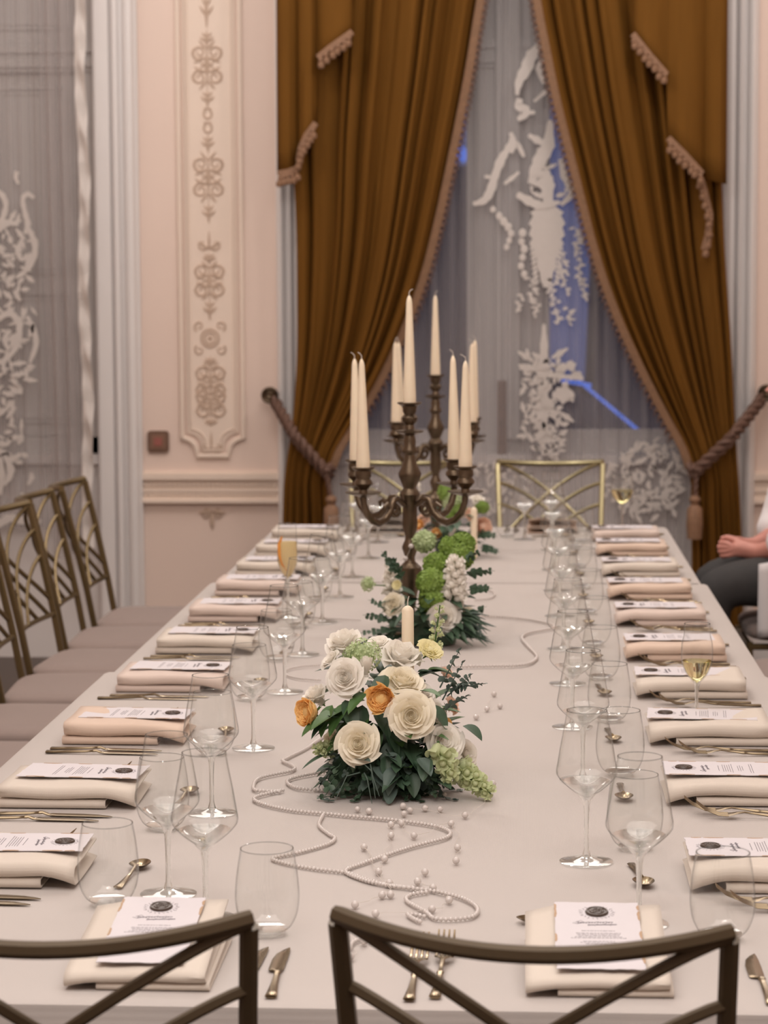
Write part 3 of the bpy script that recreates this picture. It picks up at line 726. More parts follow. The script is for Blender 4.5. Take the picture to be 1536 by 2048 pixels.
# ------------------------------------------------------------ table and cloths
TX0, TX1, TY0, TY1, TZ0 = -.885, .505, 2.515, 7.86, .75
def tablecloth(label, x0, x1, y0, y1, z, ends, seed, drop_=.21):
    rr = random.Random(seed); ph = [rr.uniform(0, 6) for _ in range(4)]
    mb = MB(); R = .012
    # profile round the rim: param outward distance d
    NX, NY = 40, max(20, int((y1 - y0) / .05))
    def hang(d):
        if d <= R: return d * .8, -R * .3 * (d / R) ** 2
        return R * .8 + .03 * min(1, (d - R) / drop_), -R * .3 - (d - R)
    xs = [x0 - k for k in (drop_, drop_ * .66, drop_ * .33, .03, .012)] + [x0 + (x1 - x0) * i / NX for i in range(NX + 1)] + [x1 + k for k in (.012, .03, drop_ * .33, drop_ * .66, drop_)]
    ys = ([y0 - k for k in (drop_, drop_ * .66, drop_ * .33, .03, .012)] if 0 in ends else []) + [y0 + (y1 - y0) * i / NY for i in range(NY + 1)] + ([y1 + k for k in (.012, .03, drop_ * .33, drop_ * .66, drop_)] if 1 in ends else [])
    vs = []
    for yy in ys:
        for xx in xs:
            dx = x0 - xx if xx < x0 else (xx - x1 if xx > x1 else 0); dy = y0 - yy if yy < y0 else (yy - y1 if yy > y1 else 0)
            px, py, pz = min(max(xx, x0), x1), min(max(yy, y0), y1), z
            d = max(dx, dy)
            if d > 0:
                o, dz = hang(d); k = max(0, (d - .03) / drop_)
                if dx >= dy and dx > 0: px += (o + .018 * k * math.sin(yy * 22 + ph[0])) * (-1 if xx < x0 else 1)
                if dy >= dx and dy > 0: py += (o + .018 * k * math.sin(xx * 22 + ph[1])) * (-1 if yy < y0 else 1)
                pz += dz
            else:
                pz += .0007 * math.sin(xx * 9 + yy * 3 + ph[2]) * math.sin(yy * 5 + ph[3])
            vs.append((px, py, pz))
    n = len(xs)
    fs = [(j * n + i, j * n + i + 1, (j + 1) * n + i + 1, (j + 1) * n + i) for j in range(len(ys) - 1) for i in range(n - 1)]
    mb.add(vs, fs)
    o = obj('tablecloth', mb, M_cloth); tag(o, label, 'tablecloth', 'white cloths on the long table')
    return o
tablecloth('white linen tablecloth covering the near end of the long table', TX0, TX1, TY0, 4.78, TZ0, (0,), 1)
tablecloth('white linen tablecloth on the middle stretch of the table around the first candelabra', TX0 + .016, TX1 - .004, 4.781, 6.319, TZ0 - .0012, (), 2)
tablecloth('white linen tablecloth covering the window end of the long table', TX0 + .034, TX1 - .020, 6.32, TY1, TZ0, (1,), 3)
tb = thing('dining_table', 'long banquet table hidden under white tablecloths', 'table', (0, 0, 0))
obj('tabletop', MB().box(TX0 + .03, TX1 - .03, TY0 + .02, TY1 - .02, .715, .744), mat('table_wood', (.25, .15, .08), .5), tb, False)
for x in (TX0 + .12, TX1 - .12):
    for y in (TY0 + .35, 4.4, 6.1, TY1 - .3): obj('leg', MB().tube([(x, y, 0), (x, y, .715)], .025, 10), M_chair, tb)

# ------------------------------------------------------------ chairs
def make_chair(name, label, metal, loc, rz, group, ex=1.5):
    t = thing(name, label, 'chair', loc, rz, group)
    # local: +Y is the way the sitter faces; back at y = -.21 leaning back
    H0, H1 = .60, .94
    def bp(u, z):                       # u -1..1 on the back surface
        k = (z - .45) / (.94 - .45)
        hw = .178 + .017 * k
        y = -.20 - .105 * max(0, k) ** 1.15 - .07 * (1 - u * u) * max(0, (z - .5) / .44)
        zz_ = z - .012 * (1 - u * u) * max(0, (z - .5) / .44)
        return Vector((u * hw, y, zz_))
    NRM = (0, -1, .22)
    for sx in (-1, 1):
        pts = [Vector((sx * .185, -.245, 0)), Vector((sx * .178, -.205, .28)), bp(sx, .46), bp(sx, .60), bp(sx, .78), bp(sx, .925)]
        obj('back_post', MB().bar(pts, .019, .019, (0, -1, .12)), metal, t)
        obj('leg', MB().bar([(sx * .185, .20, 0), (sx * .185, .205, .44)], .021, .021, (0, 1, 0)), metal, t)
    obj('top_rail', MB().bar([bp(u / 10, .933) for u in range(-10, 11)], .017, .021, [NRM] * 21), metal, t)
    obj('lower_rail', MB().bar([bp(u / 8, H0) for u in range(-8, 9)], .013, .013, [NRM] * 17), metal, t)
    for m in (1, -1):
        for st in (0.0, .072, .150):
            pts = []
            for k in range(25):
                uu = k / 24; d = st + .285 * uu ** ex
                if .932 - d < H0: break
                pts.append(bp(m * (-1 + 2 * uu), .932 - d - .004))
            pts = [p + Vector((0, .002 * m, 0)) for p in pts]
            obj('back_bar', MB().bar(pts, .0125, .0105, [NRM] * len(pts)), metal, t)
    fr = MB()
    for a, b in (((-.185, .205), (.185, .205)), ((.185, .205), (.180, -.20)), ((.180, -.20), (-.180, -.20)), ((-.180, -.20), (-.185, .205))):
        fr.bar([(a[0], a[1], .425), (b[0], b[1], .425)], .022, .02, (0, 0, 1))
    obj('seat_frame', fr, metal, t)
    def cush(s, q):
        a = 2 * PI * s; ph = -PI / 2 + PI * q
        ca, sa = math.cos(a), math.sin(a); e = .32
        x = .205 * math.copysign(abs(ca) ** e, ca); y = .215 * math.copysign(abs(sa) ** e, sa)
        c = abs(math.cos(ph)) ** .35
        return (x * c, y * c, .47 + .034 * math.copysign(abs(math.sin(ph)) ** .8, math.sin(ph)))
    obj('seat_cushion', MB().grid(cush, 40, 14), M_seat, t)
    return t
ORD = ['first', 'second', 'third', 'fourth', 'fifth', 'sixth', 'seventh', 'eighth', 'ninth', 'tenth']
ROWL = [3.07, 3.55, 4.06, 4.60, 5.10, 5.60, 6.09, 6.53, 7.0, 7.45]
ROWR = [3.085, 3.61, 4.09, 4.565, 5.03, 5.56, 6.05, 6.53, 7.05, 7.45]
nch = make_chair('lattice_chair', 'bronze lattice-back chair at the near table end, whole back in view', M_chair, (.045, 2.505, 0), math.radians(-7), 'chairs at the near table end')
dup(nch, (-.482, 2.50, 0), math.radians(3), 'bronze lattice-back chair at the near table end, cut off by the frame', 'chairs at the near table end')
side = make_chair('lattice_chair', 'x', mat('aged_gold_metal', (.16, .115, .055), .35, .7), (-1.19, ROWL[9] + .02, 0), -PI / 2, 'chairs along the long sides', 1.15)
side['label'] = 'gold lattice chair on the left long side, farthest, beside the white window casing'
for i in range(2, 9):
    dup(side, (-1.19 - .004 * (i % 3), ROWL[i] + .01, 0), -PI / 2 + math.radians((-4, 3, 0, -2, 4, -3, 2)[i - 2]), f'gold lattice chair on the left long side, {ORD[i]} from the camera', 'chairs along the long sides')
for i in (7, 8):
    dup(side, (.86 + .07 * (i - 7), ROWR[i] - (.1 if i == 7 else -.42), 0), PI / 2, ('gold lattice chair with taupe seat beside the seated person, nearer the camera', 'gold lattice chair carrying the seated person in white')[i - 7], 'chairs along the long sides')
fch = make_chair('lattice_chair', 'pale gold lattice chair at the window end in front of the lace urn', M_chairgold, (.10, 8.16, 0), PI, 'chairs at the window end')
dup(fch, (-.447, 8.16, 0), PI, 'pale gold lattice chair at the window end behind the candelabras', 'chairs at the window end')

# ------------------------------------------------------------ tableware prototypes
def shell(prof, th, n=40):
    """thin closed shell of revolution: outer profile from the base up, inner offset"""
    inner = [(max(0.0005, r - th), z + (th if i == 0 else 0)) for i, (r, z) in enumerate(prof)]
    return prof + inner[::-1]
def spl(p, k=5):
    out = []; m = len(p)
    for i in range(m - 1):
        a, b, c, d = p[max(i - 1, 0)], p[i], p[i + 1], p[min(i + 2, m - 1)]
        for j in range(k):
            t = j / k
            out.append(tuple(.5 * (2 * b[q] + (c[q] - a[q]) * t + (2 * a[q] - 5 * b[q] + 4 * c[q] - d[q]) * t * t + (3 * b[q] - a[q] - 3 * c[q] + d[q]) * t ** 3) for q in range(2)))
    out.append(p[-1]); return out
TZT = TZ0 + .0012
def rimring(r, z, q=.00085):
    return MB().lathe([(r + q * math.cos(a), z + q * math.sin(a)) for a in [k * PI / 4 for k in range(8)]], 40, None, True)
def wine_glass(label, loc, group):
    t = thing('wine_glass', label, 'glass', loc, 0, group)
    bowl = spl([(.0045, .0935), (.0168, .1002), (.0312, .1120), (.0412, .1230), (.0432, .1310), (.0415, .142), (.0365, .172), (.0315, .198), (.0285, .217)], 4)
    obj('bowl', MB().lathe(shell(bowl, .0011), 40), M_glass, t); obj('rim', rimring(.0280, .217), M_rim, t)
    core = [(.0001, .0985), (.006, .0988), (.013, .1008), (.022, .1068), (.0302, .1128), (.0335, .1165), (.0305, .1122), (.0162, .1006), (.0118, .0952), (.0062, .0885), (.0046, .080), (.0036, .060), (.0034, .035), (.0038, .018), (.0065, .0085), (.0001, .0085)]
    obj('stem', MB().lathe(core, 20), M_sglass, t)
    foot = [(.0001, .0082), (.0065, .0082), (.012, .0052), (.025, .0028), (.0365, .0019), (.0382, .0012), (.0375, .0004), (.0001, .0003)]
    obj('foot', MB().lathe(foot, 36), M_foot, t)
    return t
def tumbler(label, loc, group):
    t = thing('stemless_tumbler', label, 'glass', loc, 0, group)
    pr_ = spl([(.0215, .006), (.030, .011), (.0375, .026), (.0405, .045), (.0402, .060), (.038, .082), (.0335, .110)], 5)
    obj('bowl', MB().lathe(shell(pr_, .0012), 40), M_glass, t); obj('rim', rimring(.0329, .110), M_rim, t)
    obj('base', MB().lathe([(.0001, .0075), (.018, .0072), (.0245, .0085), (.0255, .0068), (.0225, .0035), (.0205, .0006), (.0001, .0006)], 36), M_sglass, t)
    return t
def flute(name, label, loc, group, rim, rmax, h, fill, mfill, zb):
    t = thing(name, label, 'glass', loc, 0, group)
    bw = spl([(.004, zb), (rmax * .62, zb + .016), (rmax * .95, zb + .038), (rmax, zb + .055), (rmax * .97, zb + .075), (rim * 1.04, h - .02), (rim, h)], 5)
    obj('bowl', MB().lathe(shell(bw, .0010), 32), M_glass, t); obj('rim', rimring(rim - .0005, h), M_rim, t)
    obj('stem', MB().lathe([(.0001, zb + .004), (.006, zb + .005), (.0075, zb + .006), (.0042, zb - .006), (.0034, zb - .03), (.0034, .03), (.004, .016), (.006, .008), (.0001, .008)], 16), M_sglass, t)
    obj('foot', MB().lathe([(.0001, .008), (.006, .008), (.012, .005), (.030, .002), (.031, .001), (.0001, .0004)], 30), M_sglass, t)
    if fill:
        lq = [(max(.0003, r - .0014), z + .001) for r, z in bw if z < fill]; lq = [(.0001, lq[0][1])] + lq + [(.0001, lq[-1][1])]
        obj('drink', MB().lathe(lq, 32), mfill, t)
    return t
def sect_strip(mb, secs, M=None):
    """secs: list of (y, x_left, x_right, z, thickness): flat bar with rounded underside along y"""
    vs, fs = [], []
    for y, a, b, z, th in secs:
        m = (b - a) * .22
        for x, zz2 in ((a, z + th * .5), (a + m, z), (b - m, z), (b, z + th * .5), (b - m, z + th), (a + m, z + th)): vs.append((x, y, zz2))
    n = 6
    for i in range(len(secs) - 1):
        for k in range(n): fs.append((i * n + k, i * n + (k + 1) % n, (i + 1) * n + (k + 1) % n, (i + 1) * n + k))
    fs.append((5, 4, 3, 2, 1, 0)); L = (len(secs) - 1) * n; fs.append(tuple(L + k for k in range(n)))
    return mb.add(vs, fs, M)
def sym(rows): return [(y, -w / 2, w / 2, z, th) for y, w, z, th in rows]
HANDLE = [(-.10, .013, .0005, .004), (-.099, .0145, .0005, .0045), (-.085, .0125, .0006, .0045), (-.06, .0095, .001, .0045), (-.03, .0075, .002, .004), (-.018, .0065, .003, .004), (-.016, .009, .003, .0045), (-.012, .009, .0032, .0045), (-.010, .0062, .0035, .004)]
def fork_mesh():
    mb = MB()
    sect_strip(mb, sym(HANDLE + [(.005, .0055, .006, .003), (.025, .006, .0085, .0026), (.035, .012, .0075, .0024), (.043, .021, .0058, .0022), (.050, .0235, .0048, .0022)]))
    for k in range(4):
        x = -.0096 + .0064 * k
        sect_strip(mb, [(.049, x - .0023, x + .0023, .0048, .0022), (.065, x - .002, x + .002, .0058, .002), (.085, x - .0017, x + .0017, .0140, .0018), (.098, x - .001, x + .001, .0245, .0014)])
    return mb.mesh('fork', M_cutl)
def knife_mesh():
    mb = MB(); sect_strip(mb, sym(HANDLE + [(-.004, .007, .0012, .004), (0, .008, .0008, .003)]))
    sect_strip(mb, [(0, -.004, .004, .0008, .003), (.004, -.012, .005, .0008, .0022), (.012, -.0125, .006, .0008, .002), (.05, -.0115, .007, .0008, .0018), (.075, -.008, .0075, .0008, .0016), (.092, -.001, .0072, .0008, .0014), (.100, .0050, .0066, .0008, .0012)])
    return mb.mesh('table_knife', M_cutl)
def spoon_mesh():
    mb = MB(); sect_strip(mb, sym([(-.075, .012, .0005, .003), (-.073, .013, .0005, .0035), (-.05, .009, .001, .0035), (-.01, .005, .003, .003), (.012, .0045, .007, .003), (.020, .006, .0075, .0028)]))
    def bowl(s, t):
        a = 2 * PI * s; r = t
        x = .0145 * r * math.cos(a) * (1 - .12 * math.sin(a)); y = .040 + .022 * r * math.sin(a)
        return (x, y, .001 + .0070 * r * r)
    mb.grid(bowl, 20, 5)
    def bowl2(s, t):
        x, y, z = bowl(1 - s, t); return (x * 1.03, y, z - .0008 * (1 - t * .9))
    mb.grid(bowl2, 20, 5)
    return mb.mesh('dessert_spoon', M_cutl)
FORK, KNIFE, SPOON = fork_mesh(), knife_mesh(), spoon_mesh()

def napkin_meshes(la, lb, var):
    """la: length of the open sides, lb: depth from the fold; returns (upper, lower) meshes; fold at b=0, a to 0..la"""
    rr = random.Random(var)
    lift = rr.uniform(.0, .006)
    def upper(s, t):
        a = la * s; c0, c1 = .017, .034 + lift * (1 - s)
        c0 = c0 * (1 - max(0, (s - .78) / .22) ** 1.5 * .72)
        c1 = c1 - .004 * max(0, (s - .8) / .2); R = (c1 - c0) / 2
        k = t * 3
        if k < 1: b, c = R + (lb - R) * (1 - k), c1
        elif k < 2:
            th = PI * (k - 1); b, c = R - R * math.sin(th), (c0 + c1) / 2 + R * math.cos(th)
        else: b, c = R + (lb - R) * (k - 2), c0
        if s < .12: b += -.004 * (1 - s / .12) * (1 if k < 1.5 else -.4)
        return (a, b, c + .0012 * math.sin(9 * s + 5 * b / lb + var))
    def lower(s, t):
        a = -.004 + la * .80 * s; c0, c1 = .0014, .0135; R = (c1 - c0) / 2; k = t * 3; o = .004
        if k < 1: b, c = o + R + (lb - R - o) * (1 - k), c1
        elif k < 2:
            th = PI * (k - 1); b, c = o + R - R * math.sin(th), (c0 + c1) / 2 + R * math.cos(th)
        else: b, c = o + R + (lb - R - o) * (k - 2), c0
        return (a, b, c)
    return MB().grid(upper, 14, 24), MB().grid(lower, 8, 24)
NAPS = {}
def napkin(label, loc, rz, mode, m, var, group):
    key = (mode, m.name, var)
    t = thing('folded_napkin', label, 'napkin', loc, rz, group)
    if key not in NAPS:
        la, lb = (.215, .165) if mode != 'front' else (.165, .215)
        ms = []
        for nm, g in zip(('upper_fold', 'lower_fold'), napkin_meshes(la, lb, var)):
            if mode == 'plus': g.v = [(.0825 - b, -.1075 + a, c) for a, b, c in g.v]
            elif mode == 'minus': g.v = [(-.0825 + b, -.1075 + a, c) for a, b, c in g.v]
            else: g.v = [(.0825 - a, -.1075 + b, c * (.60 + .80 * b / .215)) for a, b, c in g.v]
            ms.append(g.mesh(nm, m))
        NAPS[key] = ms
    for me in NAPS[key]:
        o = obj(me.name.split('.')[0], me, None, t); md = o.modifiers.new('thickness', 'SOLIDIFY'); md.thickness = .0024; md.offset = 0
    return t
def torn(w, l, rr):
    pts = []
    for (x0, y0), (x1, y1) in (((-w, -l), (w, -l)), ((w, -l), (w, l)), ((w, l), (-w, l)), ((-w, l), (-w, -l))):
        n = 14 if abs(x1 - x0) > abs(y1 - y0) else 26
        for k in range(n):
            t = k / n; j = rr.uniform(-.0009, .0009)
            x, y = x0 + (x1 - x0) * t, y0 + (y1 - y0) * t
            pts.append((x + (j if x0 == x1 else 0), y + (j if y0 == y1 else 0)))
    return pts
def make_menu(label, loc, rz, group, seed=1):
    rr = random.Random(seed)
    t = thing('menu_card', label, 'menu', loc, rz, group)
    W, L = .051, .098
    obj('card', MB().prism(torn(W, L, rr), .0009), M_paper, t, False)
    eb = MB()
    for sx in (-1, 1):
        for y0, ln in ((-.085, .03), (-.02, .022), (.045, .028), (.078, .014)):
            y0 += rr.uniform(-.01, .01); pts = []
            n = 8
            for k in range(n + 1): pts.append((sx * (W + .0006 + rr.uniform(-.0004, .0004)), y0 + ln * k / n))
            for k in range(n, -1, -1): pts.append((sx * (W - .0012 - .0022 * math.sin(PI * k / n) * rr.uniform(.4, 1)), y0 + ln * k / n))
            eb.prism(pts if sx < 0 else pts[::-1], .0004, Matrix.Translation((0, 0, .0008)))
    obj('gilded_edge', eb, M_burn, t, False, 'stuff')
    se = MB().lathe([(.0001, .0042), (.0085, .0042), (.0095, .0030), (.0108, .0030), (.0118, .0040), (.0132, .0040), (.0142, .0022), (.0138, .0008), (.0001, .0008)], 28, Matrix.Translation((0, .066, 0)))
    for k in range(9):
        a = k * 2.4; r = .0016 + .0058 * (k / 9) ** .7
        se.ball((r * math.cos(a), .066 + r * math.sin(a), .0042), .0018, 6, 4, (1.4, .8, .55))
    obj('wax_seal', se, M_seal, t)
    pr_ = MB()
    def dash(x0, x1, y, h): pr_.box(x0, x1, y, y + h, .0009, .00115)
    for k in range(46):                                   # wreath printed round the seal
        a = 2 * PI * k / 46; r = .0165 + .0014 * math.sin(k * 2.9); ln = .0028 + .0012 * math.sin(k * 1.7)
        M = Matrix.Translation((r * 1.12 * math.cos(a), .066 + r * math.sin(a), 0)) @ Matrix.Rotation(a + .5 * (-1) ** k, 4, 'Z')
        pr_.box(0, ln, -.00022, .00022, .0009, .00115, M)
    def script(y, x0, x1, amp, seed2):
        r2 = random.Random(seed2); pts = []; n = 64
        for k in range(n + 1):
            s = k / n; x = x0 + (x1 - x0) * s + .0022 * math.sin(k * 1.25); pts.append((x, y + amp * math.sin(k * 1.25 + .9) * (1.5 if k % 17 < 4 else .6) + .002 * s, .00105))
        pr_.tube(pts, .00028, 4)
    script(.034, -.025, .018, .0022, 1); script(.0275, -.012, .022, .0018, 2)
    pr_.tube([(-.027, .036, .001), (-.020, .041, .001), (-.016, .035, .001), (-.024, .031, .001), (-.030, .034, .001)], .0003, 4)
    def para(y, n, wmin, wmax):
        for k in range(n):
            w = rr.uniform(wmin, wmax) / 2; x = -w
            while x < w:
                l = rr.uniform(.002, .006); dash(x, min(x + l, w), y, .00085); x += l + .0010
            y -= .0036
        return y
    para(.010, 1, .03, .04); y = para(.003, 5, .046, .066); y = para(y - .006, 3, .03, .046); y = para(y - .008, 2, .046, .07)
    obj('print', pr_, M_ink, t, False, 'stuff')
    return t

# ------------------------------------------------------------ set the places
protos = {}
LAST = [None]
def put(kind, maker, label, loc, rz, group):
    if kind not in protos:
        protos[kind] = maker(label, loc, group) if kind in ('wine', 'tumbler') else maker(label, loc, rz, group)
        protos[kind].rotation_euler = (0, 0, rz); LAST[0] = protos[kind]; return protos[kind]
    LAST[0] = dup(protos[kind], loc, rz, label, group); return LAST[0]
def single(me, name, label, cat, loc, rz, group):
    o = bpy.data.objects.new(name, me); C.objects.link(o); o.location = loc; o.rotation_euler = (0, 0, rz); return tag(o, label, cat, group)
COLN = {'i': (M_ivory, 'ivory'), 'b': (M_blush, 'blush pink'), 'p': (M_peach, 'peach')}
def place(origin, rz, where, mode, col, var, wine=None, tum=None, cut=None, jit=0.0, fw=.1725, menu_rz=0.0, spoon=(0.0, .345)):
    """one setting; local +Y points over the table, +X to the guest's right"""
    Rm = Matrix.Rotation(rz, 3, 'Z'); O = Vector(origin)
    def w(x, y, z=TZT): p = Rm @ Vector((x, y, 0)); return (O.x + p.x, O.y + p.y, z)
    m, cn = COLN[col]
    napkin(f'{cn} folded napkin under the menu, {where}', w(0, fw), rz, mode, m, var, 'folded napkins')
    put('menu', make_menu, f'sealed menu card on {cn} napkin, {where}', w(.004 if mode == 'front' else (-.022 if mode == 'plus' else .022), fw + (.003 if mode == 'front' else .008), TZT + .0395), rz + menu_rz, 'menu cards')
    if mode == 'front': mc = [o for o in bpy.data.objects if o.name.startswith('menu_card')][-1] if False else LAST[0]; mc.rotation_euler = (.127, 0, rz + menu_rz); mc.location.z = TZT + .0425
    fx, kx = cut or ((-.128, -.158), (.126, .156))
    j = lambda s: rnd.uniform(-s, s)
    single(FORK, 'fork', f'inner bronze fork, {where}', 'fork', w(fx[0], fw - .015 + j(.008)), rz + j(.05), 'forks')
    single(FORK, 'fork', f'outer bronze fork, {where}', 'fork', w(fx[1], fw - .03 + j(.008)), rz + j(.05), 'forks')
    kj = jit
    single(KNIFE, 'table_knife', f'inner bronze knife, {where}', 'knife', w(kx[0], fw - .02 + j(.008)), rz + j(.03) + kj, 'table knives')
    single(KNIFE, 'table_knife', f'outer bronze knife, {where}', 'knife', w(kx[1], fw - .03 + j(.008)), rz + j(.03) + kj, 'table knives')
    single(SPOON, 'dessert_spoon', f'bronze dessert spoon above the napkin, {where}', 'spoon', w(spoon[0] + j(.006), spoon[1]), rz + PI / 2 + j(.12), 'dessert spoons')
    g = wine or w(.095, .413); put('wine', wine_glass, f'empty angular wine glass, {where}', (g[0], g[1], TZT), rnd.uniform(0, 6), 'wine glasses')
    g = tum or w(.152, .343); put('tumbler', tumbler, f'empty stemless tumbler, {where}', (g[0], g[1], TZT), rnd.uniform(0, 6), 'stemless tumblers')
def place_name(i, side): return f'{ORD[i]} {side} place from camera'
put('wine', wine_glass, 'empty angular wine glass, left place at the near end', (-.408, 2.858, TZT), 0, 'wine glasses')
protos['wine_front'] = 1
LW = [(337, 1790), (424, 1628), (507, 1498), (570, 1385), (605, 1310), (645, 1245), (680, 1195), (705, 1155)]
for i in range(10):
    wg = at(*LW[i], z=.75) if i < 8 else None
    tu = (-.545, 2.915) if i == 0 else ((-.541, 3.344) if i == 1 else None)
    place((TX0, ROWL[i], 0), -PI / 2, place_name(i, 'left-hand'), 'plus', 'iipbibbiii'[i], i, wg, tu, menu_rz=(.02, -.06, -.05, -.04, .0, .03, .02, 0, 0, 0)[i])
RW = {0: (.09, 3.174), 1: (.099, 3.719)}
for i in range(10):
    place((TX1, ROWR[i], 0), PI / 2, place_name(i, 'right-hand'), 'minus', 'iiiipbpipb'[i], i + 20, RW.get(i), (.162, 3.251) if i == 0 else ((.19, 7.36) if i == 9 else None), ((-.128, -.158), (.178, .205)) if i == 2 else None, menu_rz=(0, -.02, -.07, -.02, .02, 0, 0, 0, 0, 0)[i])
# near end (the first wine glass made stands at its left place)
_w = protos['wine']
def place_near(x, where, col, var, wine, tum, cut, jit):
    place((x, TY0, 0), 0, where, 'front', col, var, wine, tum, cut, jit, fw=.135, spoon=(-.03, .335))
place_near(.086, 'right place at the near end', 'i', 41, (.148, 2.855), (.248, 2.792), ((-.182, -.212), (.192, .222)), .05)
_n0 = set(bpy.data.objects.keys())
place_near(-.447, 'left place at the near end', 'i', 42, (-.408, 2.858), (-.32, 2.788), ((-.215, -.245), (.128, .158)), .02)
# the left near place's wine glass was already standing: drop the doubled copy
for o in [o for o in bpy.data.objects if o.name not in _n0 and o.get('category') == 'glass' and o.name.startswith('wine_glass')]:
    for ch in list(o.children): bpy.data.objects.remove(ch)
    bpy.data.objects.remove(o)
for x, nm, c in ((-.447, 'place at the window end behind the candelabras', 'i'), (.10, 'place at the window end before the lace urn', 'p')):
    place((x, TY1, 0), PI, nm, 'front', c, 50 + int(x > 0), None, (-.44, 7.50) if x < 0 else None, fw=.125, spoon=(0, .33))
p = at(1394, 1446, z=.75)
flute('champagne_flute', 'tulip flute part full of white wine behind a menu card', (.322, 4.205, TZT), 'filled flutes', .0240, .0295, .192, .122, M_wine, .080)
p = at(576, 1236, z=.75)
fl = flute('champagne_flute', 'slim flute of cloudy drink with an orange peel twist', (p.x, p.y, TZT), 'filled flutes', .0225, .0255, .235, .192, M_juice, .098)
obj('orange_twist', MB().tube([(-.012, -.012, .205), (-.019, -.014, .185), (-.018, -.015, .16), (-.010, -.017, .135), (.002, -.016, .118)], [.002, .0045, .005, .004, .001], 8), M_orange, fl)
flute('white_wine_glass', 'small glass of pale wine at the window end corner', (.33, 7.62, TZT), 'filled flutes', .034, .038, .20, .150, M_wine, .10)

# ------------------------------------------------------------ candelabras and candles
def candelabra(label, loc, rz, group):
    t = thing('candelabra', label, 'candelabra', loc, rz, group)
    prof = [(.0001, 0), (.058, 0), (.060, .006), (.052, .012), (.034, .018), (.022, .026), (.013, .038), (.0115, .055), (.0165, .085), (.0235, .120), (.0285, .145), (.0275, .156), (.0205, .162), (.0125, .170), (.0115, .180),
            (.0185, .200), (.0190, .206), (.0120, .222), (.0115, .232), (.0170, .246), (.0185, .262), (.0175, .275), (.0175, .308), (.0200, .318), (.0250, .330), (.0215, .337), (.0150, .345), (.0180, .352), (.0265, .372), (.0275, .380), (.0200, .396),
            (.0145, .410), (.0130, .424), (.0190, .430), (.0195, .436), (.0140, .444), (.0150, .458), (.0120, .470), (.0330, .478), (.0345, .481), (.0120, .485), (.0100, .495), (.0180, .504), (.0195, .512), (.0130, .520), (.0165, .527), (.0170, .538), (.0290, .545), (.0290, .548), (.0185, .5465), (.0180, .5352), (.0001, .535)]
    obj('column', MB().lathe(prof, 20), M_bronze, t)
    for k in range(4):
        a = PI / 4 + k * PI / 2; M = Matrix.Rotation(a, 4, 'Z')
        arm = obj('arm', MB().tube([(.018, 0, .305), (.030, 0, .312), (.045, 0, .322), (.058, 0, .320), (.066, 0, .307), (.075, 0, .290), (.092, 0, .276), (.115, 0, .270), (.138, 0, .278), (.156, 0, .296), (.166, 0, .320), (.168, 0, .338)], [.006, .0065, .007, .0075, .008, .009, .0095, .009, .0085, .0085, .0075, .008], 10, M), M_bronze, t)
        sc = MB()
        pts = []
        for q in range(15):
            an = .4 + q * .42; r = .020 * (1 - q / 17)
            pts.append((.050 + r * math.cos(an), 0, .298 - r * .9 * math.sin(an)))
        sc.tube(pts, [.0055 * (1 - q / 24) for q in range(15)], 8, M)
        sc.tube([(.070, 0, .300), (.082, 0, .312), (.094, 0, .306), (.092, 0, .296)], [.006, .006, .005, .003], 8, M)
        obj('scroll', sc, M_bronze, arm)
        Mc = M @ Matrix.Translation((.168, 0, 0))
        obj('drip_pan', MB().lathe([(.0001, .334), (.010, .335), (.030, .341), (.0415, .345), (.0425, .347), (.030, .3455), (.011, .342), (.0001, .342)], 24, Mc), M_bronze, arm)
        obj('candle_cup', MB().lathe([(.0001, .340), (.011, .342), (.0095, .352), (.0165, .360), (.0215, .366), (.0205, .372), (.0160, .378), (.0190, .384), (.0185, .396), (.0270, .402), (.0270, .405), (.0185, .4035), (.0180, .393), (.0001, .3928)], 20, Mc), M_bronze, arm)
    return t
cd1 = candelabra('bronze five-light candelabra nearer the camera, rising from white and green flowers', (-.268, 5.37, TZT), math.radians(8), 'bronze candelabras')
cd2 = dup(cd1, (-.279, 7.25, TZT), math.radians(0), 'bronze five-light candelabra nearer the window, behind its twin', 'bronze candelabras')
def candle(label, loc, r0, r1, h, group, tilt=(0, 0), wick=(.004, .002), name='taper_candle'):
    t = thing(name, label, 'candle', loc, 0, group); t.rotation_euler = (tilt[0], tilt[1], 0)
    obj('wax', MB().lathe([(.0001, 0), (r0, 0), (r0 * .98, h * .1), (r0 + (r1 - r0) * .5, h * .52), (r1, h * .93), (r1 * .8, h * .962), (r1 * .45, h * .985), (.0001, h)], 18), M_wax, t)
    obj('wick', MB().tube([(0, 0, h - .003), (0, 0, h + .006), (wick[0], 0, h + .011), (wick[0] * 2.2, 0, h + .011 + wick[1])], [.0012, .0011, .001, .0007], 6), M_wick, t)
    return t
for c, rz, nm in ((cd1, math.radians(8), 'nearer'), (cd2, 0, 'farther')):
    L = c.location
    candle(f'ivory taper candle in the top cup of the {nm} candelabra', (L.x, L.y, TZT + .5355), .0155, .0070, .265, 'candelabra tapers')
    for k, pos in ((0, 'back arm on the curtain gap side'), (1, 'back arm on the panelled wall side'), (2, 'front arm on the panelled wall side'), (3, 'front arm on the curtain gap side')):
        a = rz + PI / 4 + k * PI / 2
        candle(f'ivory taper candle in the {nm} candelabra, {pos}', (L.x + .168 * math.cos(a), L.y + .168 * math.sin(a), TZT + .3935), .0162, .0068, .262 - .006 * (k % 2), 'candelabra tapers',
               (rnd.uniform(-.012, .012), rnd.uniform(-.02, .02)), (rnd.choice((-.006, -.004, .004)), .003))

